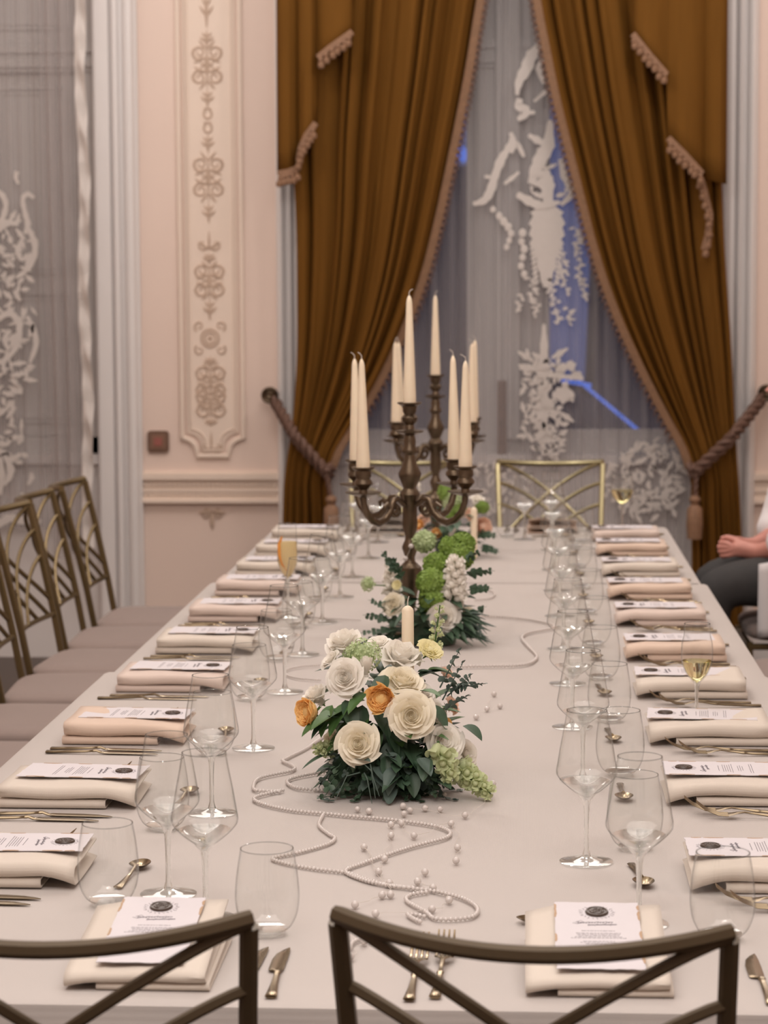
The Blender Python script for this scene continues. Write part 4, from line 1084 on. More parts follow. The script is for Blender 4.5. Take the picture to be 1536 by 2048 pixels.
# ------------------------------------------------------------ flowers
def frame(d, spin=0.0):
    z = Vector(d).normalized(); x = Vector((0, 0, 1)).cross(z)
    if x.length < 1e-3: x = Vector((1, 0, 0))
    x.normalize(); y = z.cross(x)
    return Matrix((x, y, z)).transposed().to_4x4() @ Matrix.Rotation(spin, 4, 'Z')
def petal(mb, th, R, H, wid, curl, z0, tw, point, rr, nu=6, nv=6):
    jit = rr.uniform(.94, 1.06)
    def fn(s, t):
        a = (s - .5) * 2
        ang = th + a * wid * (.35 + .65 * min(1, t * 1.6))
        rad = R * jit * (t ** .55) * (1 + tw * a) + curl * t ** 4 * (1 + .25 * abs(a))
        z = z0 + H * (t - (.22 + point * .1) * abs(a) ** 2.5 * t ** 2) - curl * .7 * t ** 6 + point * .10 * H * max(0, 1 - abs(a) * 3) * t ** 4
        return (rad * math.cos(ang), rad * math.sin(ang), z)
    mb.grid(fn, nu, nv)
def rose_mesh(r, kind, seed):
    rr = random.Random(seed); mb = MB()
    if kind == 'open':      layers = [(.07, .84, 2, 2.2, -.03), (.13, .90, 3, 1.6, -.03), (.20, .93, 3, 1.5, -.03), (.28, .96, 4, 1.2, -.02), (.37, .99, 4, 1.1, .0), (.47, 1.0, 5, .95, .03), (.58, .99, 5, .9, .09), (.70, .95, 5, .82, .16), (.82, .87, 5, .82, .24), (.90, .76, 5, .80, .27)]
    elif kind == 'side':    layers = [(.09, 1.22, 2, 2.0, -.02), (.18, 1.28, 3, 1.5, -.02), (.28, 1.32, 3, 1.3, -.01), (.39, 1.33, 4, 1.1, .02), (.52, 1.32, 4, 1.0, .08), (.66, 1.24, 5, .9, .20), (.74, 1.08, 5, .85, .34)]
    elif kind == 'bud':     layers = [(.12, 1.5, 2, 1.9, -.02), (.26, 1.6, 3, 1.4, -.04), (.40, 1.62, 3, 1.3, -.06), (.50, 1.5, 4, 1.0, -.02)]
    elif kind == 'austin':  layers = [(.08 + .085 * k, .62 + .03 * k, 5 + k * 2, .62 - .03 * k, -.02) for k in range(8)] + [(.80, .86, 7, .62, -.06), (.90, .84, 7, .62, -.02)]
    elif kind == 'ruffle':  layers = [(.12 + .12 * k, .70 + .03 * (k % 3), 6 + k, .55, .05 + .02 * k) for k in range(7)]
    elif kind == 'cup':     layers = [(.16, .74, 3, 1.2, .0), (.28, .80, 4, 1.1, .0), (.42, .86, 4, 1.0, .02), (.58, .92, 5, .9, .08), (.72, .90, 5, .85, .18), (.84, .78, 5, .8, .30)]
    for k, (R, H, n, wd, cu) in enumerate(layers):
        off = rr.uniform(0, 6.28)
        for j in range(n):
            petal(mb, off + 2 * PI * j / n + rr.uniform(-.12, .12), R * r, H * r * rr.uniform(.95, 1.04), wd, cu * r, -.55 * r, .10 if kind != 'austin' else rr.uniform(-.25, .25), (1.0 if kind in ('open', 'side') and k > 4 else .3), rr)
    mb.ball((0, 0, -.52 * r), .30 * r, 8, 5)
    dome = {'open': (.78, .20), 'side': (.55, .62), 'austin': (.78, .14), 'ruffle': (.62, .10), 'cup': (.60, .14), 'bud': (.38, .75)}[kind]
    mb.lathe([(.0001, dome[1] * r), (dome[0] * .25 * r, (dome[1] - .02) * r), (dome[0] * .6 * r, (dome[1] - .10) * r), (dome[0] * .9 * r, (dome[1] - .26) * r), (dome[0] * .8 * r, (dome[1] - .5) * r), (.2 * r, -.5 * r)], 14)
    return mb
def sepals(r):
    mb = MB()
    for k in range(5):
        a = k * 2 * PI / 5
        mb.grid(lambda s, t: ((.15 * r + .55 * r * t) * math.cos(a + (s - .5) * .8 * (1 - t)), (.15 * r + .55 * r * t) * math.sin(a + (s - .5) * .8 * (1 - t)), -.66 * r + .14 * r * t - .2 * r * t * t), 3, 4)
    return mb
def bloom(parent, name, m, pos, r, d, kind, seed, label=None):
    M = Matrix.Translation(Vector(pos)) @ frame(d, seed * 1.7)
    mb = rose_mesh(r, kind, seed); mb.v = [tuple(M @ Vector(p)) for p in mb.v]
    o = obj(name, mb, m, parent)
    if label: o['label'] = label
    s = sepals(r); s.v = [tuple(M @ Vector(p)) for p in s.v]; obj('sepal', s, M_leaf2, o)
    return o
def hydrangea(parent, name, m, pos, r, d, seed, n=70, fl=.0055):
    rr = random.Random(seed); mb = MB(); D = Vector(d).normalized()
    for k in range(n):
        zq = 1 - 2 * (k + .5) / n; a = k * 2.399963; q = Vector((math.sqrt(1 - zq * zq) * math.cos(a), math.sqrt(1 - zq * zq) * math.sin(a), zq))
        if q.dot(D) < -.55: continue
        p = Vector(pos) + q * r * rr.uniform(.82, 1.05); F = Matrix.Translation(p) @ frame(q + Vector((rr.uniform(-.3, .3), rr.uniform(-.3, .3), rr.uniform(-.3, .3))), rr.uniform(0, 6))
        for j in range(4):
            b = j * PI / 2
            mb.add([(0, 0, 0), (fl * math.cos(b - .55), fl * math.sin(b - .55), fl * .18), (fl * 1.35 * math.cos(b), fl * 1.35 * math.sin(b), fl * .35), (fl * math.cos(b + .55), fl * math.sin(b + .55), fl * .18)], [(0, 1, 2, 3)], F)
    mb.ball(pos, r * .66, 10, 7)
    return obj(name, mb, m, parent)
def stock(parent, name, m, p0, p1, r, n, seed, br=.007):
    """a spike of small cupped buds along a stem"""
    rr = random.Random(seed); mb = MB(); p0, p1 = Vector(p0), Vector(p1); D = (p1 - p0)
    for k in range(n):
        t = (k + .5) / n; a = k * 2.4; o = D.orthogonal().normalized(); o2 = D.normalized().cross(o)
        q = o * math.cos(a) + o2 * math.sin(a); rr2 = r * (1 - .45 * t); p = p0 + D * t + q * rr2
        b = br * (1.15 - .5 * t)
        M = Matrix.Translation(p) @ frame(q + D.normalized() * .7, rr.uniform(0, 6))
        mb.ball((0, 0, 0), b, 8, 5, (.8, .8, 1.25), M)
        for j in range(4):
            aa = j * PI / 2
            mb.grid(lambda s, u: (b * (.5 + .7 * u) * math.cos(aa + (s - .5) * 1.3), b * (.5 + .7 * u) * math.sin(aa + (s - .5) * 1.3), b * (.2 + 1.1 * u - .5 * abs(s - .5))), 3, 2, M)
    o = obj(name, mb, m, parent)
    obj('stem', MB().tube([p0 - D * .2, p0, p1], [.0022, .002, .001], 6), M_leaf2, o)
    return o
def leaf_into(mb, p, d, up, ln, w, bend=.25, fold=.15, tip=1.0, nu=4, nv=6):
    d = Vector(d).normalized(); up = Vector(up); sd = d.cross(up)
    if sd.length < 1e-3: sd = d.orthogonal()
    sd.normalize(); nn = sd.cross(d)
    p = Vector(p)
    def fn(s, t):
        a = (s - .5) * 2; ww = w * .5 * (math.sin(PI * min(1, t ** .8)) ** .75) if tip < 1.5 else w * .5 * math.sqrt(max(0, 1 - (2 * t - 1) ** 2))
        return p + d * ln * t + sd * a * ww + nn * (abs(a) * ww * fold * 2 - bend * ln * t * t)
    mb.grid(fn, nu, nv)
def sprig(parent, name, m, p0, d, ln, pairs, lw, ll, seed, droop=.3, round_=False):
    rr = random.Random(seed); mb = MB(); D = Vector(d).normalized(); P = []
    for k in range(9):
        t = k / 8; P.append(Vector(p0) + D * ln * t + Vector((0, 0, -droop * ln * t * t)))
    mb.tube(P, [.0014 * (1 - .6 * k / 8) for k in range(9)], 5)
    for k in range(pairs):
        t = (k + 1) / (pairs + .3); i = min(int(t * 8), 7); p = P[i].lerp(P[i + 1], t * 8 - i); dd = (P[i + 1] - P[i]).normalized()
        o = dd.orthogonal().normalized(); o2 = dd.cross(o); a0 = rr.uniform(0, 6) if round_ else (k % 2) * .5
        for q in (0, PI):
            a = a0 + q; sd = o * math.cos(a) + o2 * math.sin(a); s = 1 - .45 * t
            leaf_into(mb, p, sd + dd * .7, dd.cross(sd) + Vector((0, 0, .6)), ll * s * rr.uniform(.85, 1.15), lw * s, rr.uniform(-.1, .3), .12, 2 if round_ else 1, 3, 4)
    leaf_into(mb, P[-1], (P[-1] - P[-2]), (0, 0, 1), ll * .7, lw * .6, .1, .1, 2 if round_ else 1, 3, 4)
    return obj(name, mb, m, parent)
def big_leaf(parent, m, p, d, ln, w, bend=.3):
    mb = MB(); leaf_into(mb, p, d, (0, 0, 1), ln, w, bend, .18, 1, 6, 9); return obj('leaf', mb, m, parent)

# near arrangement
AY = 3.64
fa1 = thing('flower_arrangement', 'nearest low arrangement of ivory and apricot roses with dark eucalyptus', 'flowers', (0, 0, 0), 0, 'table flower arrangements')
cen = at(768, 1590, z=.75); base = Vector((cen.x, AY, .75))
obj('floral_foam_tray', MB().lathe([(.0001, .003), (.062, .003), (.066, .03), (.055, .07), (.035, .10), (.0001, .11)], 20, Matrix.Translation(base)), M_leaf, fa1)
def P1(u, v, dy=0): return at(u, v, Y=AY + dy)
CAMD = Vector((.05, -1, .22))
K = AY / FPX
for i, (nm, m, u, v, dy, rpx, d, kind) in enumerate([
    ('rose', M_rose, 688, 1290, .05, 36, (-.35, -.35, 1.0), 'side'), ('rose', M_rose, 690, 1354, -.05, 35, (-.25, -1, .35), 'open'), ('rose_bud', M_rose, 731, 1340, -.03, 26, (.1, -.2, 1), 'bud'),
    ('rose', M_rose, 800, 1318, .03, 42, (.25, -.35, 1.0), 'side'), ('rose', M_cream, 804, 1362, -.03, 40, (.25, -.45, .9), 'open'), ('lisianthus', M_yellow, 862, 1298, .03, 27, (.45, -.5, .8), 'ruffle'),
    ('garden_rose', M_apric, 762, 1397, -.085, 34, (-.15, -1, .1), 'austin'), ('garden_rose', M_apric, 613, 1424, -.04, 33, (-.85, -.75, .15), 'austin'), ('rose', M_rose, 634, 1394, .0, 28, (-.6, -.3, .8), 'side'),
    ('rose', M_cream, 822, 1431, -.095, 42, (.15, -1, .25), 'open'), ('rose', M_rose, 846, 1385, -.01, 28, (.6, -.4, .8), 'cup'), ('rose', M_rose, 874, 1424, -.03, 28, (.8, -.35, .5), 'cup'),
    ('spray_rose', M_pink, 902, 1412, .02, 18, (.9, -.4, .4), 'side'), ('garden_rose', M_apric, 886, 1450, -.03, 20, (.6, -.8, .5), 'austin'), ('lisianthus', M_rose, 890, 1484, -.07, 36, (.4, -1, .35), 'cup'),
    ('lisianthus', M_rose, 934, 1508, -.03, 27, (.8, -.6, .3), 'cup'), ('rose', M_cream, 717, 1487, -.10, 38, (-.1, -1, .35), 'open'), ('spray_rose', M_cream, 666, 1477, -.03, 18, (-.7, -.7, .4), 'side'),
    ('lisianthus', M_rose, 757, 1285, .05, 24, (-.1, -.3, 1), 'cup'), ('spray_rose', M_pink, 895, 1345, .05, 15, (.6, -.5, .8), 'ruffle'), ('rose_bud', M_rose, 665, 1520, -.05, 10, (-.3, -.8, -.2), 'bud'), ('rose', M_rose, 660, 1318, .0, 22, (-.7, -.3, .7), 'cup')]):
    bloom(fa1, nm, m, P1(u, v, dy), rpx * K * 1.0, d, kind, i + 3, ({M_apric: 'apricot rose', M_yellow: 'pale yellow bloom', M_pink: 'blush bloom'}.get(m)))
hydrangea(fa1, 'hydrangea', M_hyd, P1(727, 1312, .0), .028, (0, -.6, 1), 5, 90, .0048)
hydrangea(fa1, 'hydrangea', M_hyd, P1(705, 1312, .02), .016, (0, -.6, 1), 6, 40, .0046)
stock(fa1, 'green_bud_spike', M_bud, P1(880, 1495, -.09), P1(903, 1560, -.10), .010, 14, 3, .010)
stock(fa1, 'green_bud_spike', M_bud, P1(915, 1535, -.06), P1(982, 1588, -.08), .012, 26, 4, .0085)
stock(fa1, 'green_bud_spike', M_bud, P1(668, 1498, -.04), P1(630, 1497, -.06), .008, 14, 5, .006)
stock(fa1, 'green_bud_spike', M_bud, P1(868, 1300, .06), P1(880, 1210, .05), .009, 16, 6, .0042)
rr = random.Random(77)
for k in range(46):
    u = rr.uniform(668, 900); v = rr.uniform(1478, 1585); p = P1(u, v, rr.uniform(-.10, .02))
    d = Vector(((u - 780) / 160, rr.uniform(-1, .1), rr.uniform(-.35, .55)))
    sprig(fa1, 'eucalyptus_sprig', (M_euc, M_leaf, M_leaf)[k % 3], base.lerp(p, .62) + Vector((0, 0, .02)), d, rr.uniform(.045, .08), rr.randint(4, 7), .020, .018, k, rr.uniform(.1, .6), True)
for k in range(34):
    a = rr.uniform(0, 2 * PI); p = base + Vector((.055 * math.cos(a), .055 * math.sin(a), rr.uniform(.03, .14)))
    big_leaf(fa1, (M_leaf, M_leaf2)[k % 2], p, (math.cos(a), math.sin(a), rr.uniform(-.3, .7)), rr.uniform(.05, .085), rr.uniform(.022, .036), rr.uniform(.1, .6))
for u, v, dx, dz, ln, w, m in ((690, 1420, -.6, -.1, .07, .034, M_leaf2), (655, 1440, -.9, -.25, .05, .03, M_leaf2), (715, 1430, .2, -.6, .06, .03, M_leaf2), (925, 1452, 1, -.35, .040, .032, M_leaf), (780, 1440, .3, -.8, .06, .035, M_leaf), (720, 1512, -.5, -.6, .06, .03, M_leaf),
                              (700, 1540, -.8, -.9, .05, .03, M_leaf), (840, 1382, .8, .1, .04, .02, M_leaf2), (670, 1505, -1, -.15, .06, .016, M_leaf), (735, 1425, -.3, -.5, .06, .028, M_leaf2), (860, 1410, .7, -.6, .05, .028, M_leaf), (700, 1405, -.5, -.5, .065, .03, M_leaf2), (725, 1410, -.1, -.9, .06, .03, M_leaf), (675, 1425, -.8, -.45, .06, .026, M_leaf), (745, 1445, .1, -.7, .055, .03, M_leaf2), (700, 1440, -.2, -.8, .06, .03, M_leaf2), (770, 1350, -.2, -.5, .05, .03, M_leaf), (735, 1385, -.5, -.3, .05, .028, M_leaf2), (780, 1455, .4, -.6, .06, .034, M_leaf), (790, 1480, -.2, -.6, .06, .034, M_leaf), (858, 1470, .5, -.4, .05, .03, M_leaf2), (690, 1400, .3, -.6, .06, .03, M_leaf), (665, 1410, -.4, -.7, .055, .026, M_leaf2), (750, 1425, .5, -.5, .05, .03, M_leaf)):
    big_leaf(fa1, m, P1(u, v, -.05), (dx, -.5, dz), ln, w, .25)
for u, v, u1, v1, n_, m in ((880, 1375, 918, 1300, 6, M_euc), (885, 1400, 925, 1325, 6, M_euc), (895, 1392, 940, 1350, 7, M_euc), (900, 1378, 966, 1366, 9, M_euc), (890, 1420, 935, 1390, 6, M_euc), (720, 1585, 643, 1594, 7, M_leaf), (740, 1560, 672, 1580, 6, M_leaf),
                           (700, 1500, 668, 1570, 5, M_leaf), (850, 1480, 905, 1530, 6, M_euc), (820, 1500, 860, 1560, 6, M_euc), (780, 1520, 770, 1606, 7, M_leaf), (760, 1530, 715, 1605, 7, M_leaf), (800, 1540, 812, 1600, 6, M_leaf), (840, 1520, 868, 1585, 6, M_leaf), (730, 1490, 690, 1545, 5, M_euc)):
    a = P1(u, v, -.06); b = P1(u1, v1, -.09); b.z = max(b.z, .757)
    sprig(fa1, 'eucalyptus_sprig', m, a, b - a, (b - a).length, n_, .013, .012, u + v, .02, True)
for k in range(4):
    a = P1(rr.uniform(690, 760), rr.uniform(1525, 1550), -.11); mb = MB(); b = a + Vector((rr.uniform(-.05, .03), -.04, rr.uniform(-.05, -.03))); mid = a.lerp(b, .5) + Vector((0, -.02, .02))
    mb.tube([a, mid, b], [.0012, .001, .0006], 4); obj('grass_blade', mb, M_euc, fa1)
for k in range(80):
    a = rr.uniform(0, 2 * PI); h = rr.uniform(.08, .20 if math.sin(a) > -.3 else .12); q = .03 + .05 * rr.random(); p = base + Vector((q * math.cos(a), q * .8 * math.sin(a), h))
    big_leaf(fa1, (M_leaf, M_leaf2, M_leaf)[k % 3], p, (math.cos(a), math.sin(a), rr.uniform(-.2, 1.0)), rr.uniform(.035, .06), rr.uniform(.02, .032), rr.uniform(.1, .6))
for k in range(30):
    p = P1(rr.uniform(690, 870), rr.uniform(1500, 1575), rr.uniform(-.10, -.07))
    big_leaf(fa1, (M_leaf, M_euc)[k % 2], p, (rr.uniform(-1, 1), -.5, rr.uniform(-1, .2)), rr.uniform(.03, .05), rr.uniform(.018, .028), rr.uniform(.1, .5))
candle('white candle stub standing in the nearest rose arrangement', (P1(815, 1290, .06).x, AY + .07, .925), .0105, .0098, .118, 'flower candles', wick=(.001, .004), name='stub_candle')

# middle arrangement round the first candelabra
BY = 5.22
fb1 = thing('flower_arrangement', 'bright green and white arrangement around the nearer candelabra foot', 'flowers', (0, 0, 0), 0, 'table flower arrangements')
def P2(u, v, dy=0): return at(u, v, Y=BY + dy)
b2c = Vector((at(862, 1280, z=.75).x + .005, BY + .02, .75))
obj('floral_foam_tray', MB().lathe([(.0001, .003), (.055, .003), (.058, .03), (.045, .07), (.0001, .09)], 18, Matrix.Translation(b2c + Vector((0, -.04, 0)))), M_leaf, fb1)
K2 = BY / FPX
for i, (nm, m, u, v, dy, rpx, d, kind) in enumerate([('rose', M_rose, 888, 1236, -.09, 30, (.3, -1, .2), 'open'), ('spray_rose', M_rose, 914, 1206, -.05, 13, (.5, -1, .3), 'open'), ('rose', M_cream, 786, 1208, -.06, 20, (-.3, -1, .4), 'open'), ('spray_rose', M_cream, 935, 1232, -.04, 16, (.6, -.8, .3), 'side'),
    ('spray_rose', M_rose, 782, 1150, .0, 16, (-.5, -.6, .6), 'ruffle'), ('spray_rose', M_yellow, 793, 1170, -.03, 10, (-.4, -1, .4), 'ruffle')]):
    bloom(fb1, nm, m, P2(u, v, dy), rpx * K2, d, kind, i + 40)
for u, v, dy, r, n in ((864, 1200, -.07, .026, 110), (862, 1165, -.06, .030, 120), (872, 1130, -.03, .026, 100), (918, 1112, .0, .032, 120), (925, 1090, .02, .026, 90), (849, 1083, .02, .022, 80), (900, 1095, .0, .022, 80), (858, 1220, -.06, .02, 60)):
    hydrangea(fb1, 'green_hydrangea', M_bell if (u, v) != (849, 1083) else M_hyd, P2(u, v, dy), r * 1.02, (0, -1, .6), u, int(n * 3), .0078)
hydrangea(fb1, 'green_hydrangea', M_hyd, P2(737, 1168, -.02), .017, (-1, -.4, .3), 91, 40, .005)
obj('stem', MB().tube([P2(745, 1170, -.02), P2(790, 1172, 0), b2c + Vector((-.02, 0, .06))], .0016, 5), M_leaf2, fb1)
stock(fb1, 'white_stock', M_rose, P2(905, 1200, -.06), P2(912, 1115, -.06), .020, 34, 12, .0105)
stock(fb1, 'white_stock', M_rose, P2(785, 1190, .0), P2(780, 1125, .0), .012, 16, 13, .009)
for u, v, u1, v1, s in ((800, 1260, 728, 1262, 1), (800, 1245, 735, 1228, 2), (795, 1270, 722, 1282, 3), (800, 1150, 768, 1106, 4), (805, 1160, 790, 1120, 5), (930, 1150, 980, 1140, 6), (935, 1180, 975, 1175, 7), (930, 1240, 965, 1215, 8), (800, 1230, 745, 1200, 9), (920, 1260, 960, 1255, 10), (780, 1285, 735, 1290, 11), (930, 1120, 955, 1105, 12)):
    a = P2(u, v, -.05); b = P2(u1, v1, -.06); b.z = max(b.z, .757); sprig(fb1, 'ruscus_sprig', M_leaf, a, b - a, (b - a).length, 7, .016, .018, s, .05, s % 2 == 0)
for k in range(56):
    a = rr.uniform(0, 2 * PI) if k < 26 else rr.uniform(-PI, 0); p = b2c + Vector((.055 * math.cos(a), .045 * math.sin(a) - .04, rr.uniform(.02, .12)))
    big_leaf(fb1, M_leaf, p, (math.cos(a), math.sin(a) - .3, rr.uniform(-.2, .5)), rr.uniform(.05, .09), rr.uniform(.018, .03), rr.uniform(.1, .5))
for k in range(34):
    a = rr.uniform(-.9, .35); p = P2(rr.uniform(890, 940), rr.uniform(1225, 1275), -.06); ln = rr.uniform(.04, .075); d = Vector((math.cos(a), -.4, math.sin(a) * .6 - .1)); q = p + d * ln; q.z = max(q.z, .755)
    obj('fern_blade', MB().tube([p, p.lerp(q, .5) + Vector((0, 0, .006)), q], [.0022, .003, .0006], 5), (M_leaf, M_euc)[k % 2], fb1)

# far arrangement round the second candelabra
CY_ = 6.95
fc1 = thing('flower_arrangement', 'peach and green arrangement around the farther candelabra foot', 'flowers', (0, 0, 0), 0, 'table flower arrangements')
def P3(u, v, dy=0): return at(u, v, Y=CY_ + dy)
c3 = Vector((at(905, 1110, z=.75).x, CY_, .75))
obj('floral_foam_tray', MB().lathe([(.0001, .003), (.05, .003), (.052, .03), (.04, .08), (.0001, .09)], 16, Matrix.Translation(c3)), M_leaf, fc1)
K3 = CY_ / FPX
for i, (nm, m, u, v, dy, rpx, d, kind) in enumerate([('rose', M_pink, 966, 1052, -.02, 20, (.5, -1, .3), 'austin'), ('garden_rose', M_apric, 838, 1050, -.02, 13, (-.5, -1, .3), 'austin'), ('garden_rose', M_apric, 873, 1067, -.05, 12, (0, -1, .4), 'austin'), ('rose', M_rose, 904, 1062, -.05, 18, (.2, -.6, .8), 'bud'), ('rose', M_pink, 848, 1040, 0, 13, (-.3, -.8, .6), 'side'),
    ('rose', M_rose, 955, 1003, .02, 15, (.4, -.4, 1), 'side'), ('rose', M_pink, 940, 1030, .0, 14, (.4, -.8, .6), 'side'), ('rose_bud', M_rose, 838, 975, .03, 10, (-.2, -.2, 1), 'bud')]):
    bloom(fc1, nm, m, P3(u, v, dy), rpx * K3, d, kind, i + 60)
for u, v, r in ((905, 1000, .032), (890, 985, .022), (915, 1020, .026), (965, 1015, .018), (900, 1035, .02)): hydrangea(fc1, 'green_hydrangea', M_bell if u != 905 else M_hyd, P3(u, v, 0), r, (0, -1, .6), u, 80, .007)
for k in range(30):
    a = rr.uniform(0, 2 * PI); p = c3 + Vector((.05 * math.cos(a), .05 * math.sin(a), rr.uniform(.03, .14)))
    big_leaf(fc1, M_leaf, p, (math.cos(a), math.sin(a) - .3, rr.uniform(-.2, .6)), rr.uniform(.05, .08), rr.uniform(.02, .035), rr.uniform(.1, .5))
sprig(fc1, 'ruscus_sprig', M_leaf, P3(950, 1070, -.03), (1, -.2, .2), .06, 6, .02, .02, 3, .2); sprig(fc1, 'ruscus_sprig', M_leaf, P3(960, 1095, -.03), (1, -.2, 0), .05, 6, .02, .02, 4, .2)
candle('white candle stub standing in the farthest arrangement', (P3(948, 1090, -.06).x, CY_ - .075, .757), .0105, .0100, .155, 'flower candles', wick=(.001, .004), name='stub_candle')

for arr in (fa1, fb1, fc1):
    for ch in arr.children_recursive:
        if ch.type == 'MESH':
            for vv in ch.data.vertices:
                if vv.co.z < .7528: vv.co.z = .7528
# ------------------------------------------------------------ pearls
def bead_path(px, z=.7548, Y=None):
    P = [at(u, v, z=z) for u, v in px]; Q = []
    m = len(P)
    for i in range(m - 1):
        a, b, c, d = P[max(i - 1, 0)], P[i], P[i + 1], P[min(i + 2, m - 1)]
        for k in range(8):
            t = k / 8; Q.append(.5 * (2 * b + (c - a) * t + (2 * a - 5 * b + 4 * c - d) * t * t + (3 * b - a - 3 * c + d) * t ** 3))
    Q.append(P[-1]); return Q
def strand(label, paths, r=.0031):
    t = thing('pearl_strand', label, 'pearls', (0, 0, 0), 0, 'bead strands')
    mb = MB(); th = MB()
    for px in paths:
        Q = bead_path(px); acc = 0; th.tube(Q, .0006, 4)
        for a, b in zip(Q, Q[1:]):
            L = (b - a).length
            while acc <= L and L > 0:
                mb.ball(a.lerp(b, acc / L), r, 8, 5); acc += r * 2.05
            acc -= L
    obj('beads', mb, M_pearl, t, True, 'stuff'); obj('thread', th, M_wire, t)
    return t
strand('string of small pearls looping before the nearest arrangement towards the camera', [
    [(650, 1470), (630, 1484), (612, 1497), (572, 1517), (566, 1522), (586, 1532), (584, 1541), (521, 1555), (507, 1572), (515, 1581), (562, 1583)],
    [(566, 1580), (511, 1594), (521, 1606), (580, 1620), (650, 1627), (710, 1633), (770, 1638), (850, 1648), (888, 1657), (901, 1667), (886, 1677), (832, 1691), (790, 1704), (730, 1725), (691, 1742), (727, 1760), (769, 1769), (835, 1778), (877, 1784), (924, 1796), (951, 1811), (954, 1826), (933, 1836), (874, 1838), (850, 1823), (814, 1802), (820, 1790), (856, 1784)]])
strand('string of small pearls trailing behind the first tumbler at the near end', [
    [(646, 1630), (638, 1650), (658, 1668), (670, 1676), (655, 1688), (600, 1704), (552, 1714), (548, 1720), (590, 1731), (640, 1739), (691, 1745), (725, 1756), (775, 1771), (832, 1776)], [(690, 1540), (640, 1545), (585, 1556), (575, 1566), (600, 1577), (660, 1580)], [(840, 1843), (828, 1838), (816, 1828), (850, 1833)], [(735, 1872), (706, 1884), (700, 1898), (697, 1912)]])
strand('string of small pearls curving across the cloth beside the wine glasses', [
    [(880, 1334), (920, 1333), (975, 1332), (1030, 1331), (1060, 1326), (1073, 1316), (1070, 1306), (1056, 1292), (1044, 1276), (1055, 1266), (1085, 1260), (1108, 1255), (1100, 1247), (1060, 1239), (1010, 1234), (960, 1232)]], .0036)
strand('string of pearls lying on the cloth near the far left glasses', [[(640, 1360), (600, 1357), (574, 1350), (572, 1340), (600, 1333), (640, 1330)], [(720, 1240), (680, 1238), (640, 1236), (600, 1228)], [(975, 1178), (990, 1186), (980, 1196), (950, 1200)]], .0024)
gl_ = thing('pearl_garland', 'loose larger pearls on clear wire scattered before the nearest arrangement', 'pearls')
big = [(782, 1649), (803, 1646), (902, 1647), (782, 1671), (828, 1671), (728, 1694), (915, 1695), (769, 1718), (912, 1721), (757, 1743), (850, 1744), (835, 1763), (779, 1766), (866, 1775), (764, 1790), (781, 1789), (710, 1809), (898, 1800), (864, 1818), (751, 1827), (728, 1882), (701, 1912),
       (888, 1590), (986, 1567), (975, 1588), (930, 1630), (820, 1620), (808, 1627), (850, 1616), (715, 1618), (738, 1622), (806, 1612), (880, 1618), (988, 1388), (952, 1434), (974, 1418), (1000, 1412)]
PM = MB().ball((0, 0, 0), .0052, 14, 9).mesh('pearl', M_pearl)
for u, v in big:
    o = obj('pearl', PM, None, gl_); p = at(u, v, z=.7568); o.location = p; s = rnd.uniform(.85, 1.08) if v < 1640 else 1; o.scale = (s, s, s)
for seq in ([0, 3, 7, 9, 12, 14, 16], [1, 4, 2, 6, 8], [10, 11, 13, 17, 18, 19], [15, 5, 9], [20, 21], [23, 24, 25, 31], [33, 35, 36], [34, 35]):
    Q = bead_path([big[k] for k in seq], .7565); obj('wire', MB().tube([q + Vector((.004 * math.sin(i * 1.3), 0, .0006 * math.sin(i))) for i, q in enumerate(Q)], .00035, 4), M_wire, gl_)
g2 = thing('pearl_garland', 'two pearls on wire wound on the nearer candelabra column', 'pearls')
for u, v in ((822, 1092), (811, 1117)):
    o = obj('pearl', PM, None, g2); q = at(u, v, Y=5.335); o.location = q; o.scale = (1.15, 1.15, 1.15)
obj('wire', MB().tube([at(800, 1120, Y=5.34), at(811, 1117, Y=5.335), at(818, 1104, Y=5.335), at(822, 1092, Y=5.335), at(850, 1090, Y=5.345), at(880, 1080, Y=5.36)], .0005, 4), M_wire, g2)

# ------------------------------------------------------------ the seated person
def skin_body(name, m, verts, edges, radii, parent, sub=2, root=0):
    me = bpy.data.meshes.new(name); me.from_pydata([tuple(v) for v in verts], edges, []); me.update(); me.materials.append(m)
    o = bpy.data.objects.new(name, me); C.objects.link(o); o.parent = parent
    sk = o.modifiers.new('skin', 'SKIN'); sk.use_smooth_shade = True
    for i, r in enumerate(radii):
        v = me.skin_vertices[0].data[i]; rx = r if isinstance(r, tuple) else (r, r); v.radius = rx; v.use_root = (i == root)
    sb = o.modifiers.new('smooth', 'SUBSURF'); sb.levels = sub; sb.render_levels = sub
    return o
per = thing('person', 'seated person in white shirt and charcoal trousers with clasped hands at the table', 'person', (0, 0, 0))
PY = 7.42
hd_ = at(1462, 1100, Y=PY)         # the clasped hands
hx, hz = hd_.x, hd_.z
S = dict(pel=(.98, PY, .67), sp=(.97, PY, .80), ch=(.94, PY, 1.01), nk=(.92, PY, 1.13), hb=(.90, PY, 1.185), hm=(.88, PY, 1.27), ht=(.90, PY, 1.335),
         sl=(.94, PY - .175, 1.075), el=(.86, PY - .20, .765), wl=(hx + .085, PY - .055, hz + .0), sr=(.94, PY + .175, 1.075), er=(.86, PY + .20, .765), wr=(hx + .085, PY + .045, hz + .01),
         hl=(.94, PY - .09, .635), kl=(.60, PY - .10, .62), al=(.61, PY - .10, .10), tl=(.53, PY - .10, .05), hr=(.94, PY + .09, .635), kr=(.60, PY + .10, .62), ar=(.62, PY + .11, .10), tr=(.55, PY + .11, .05))
def chain(keys, rad, m, nm, par, extra=(), root=0):
    ks = list(keys); ed = []
    return ks
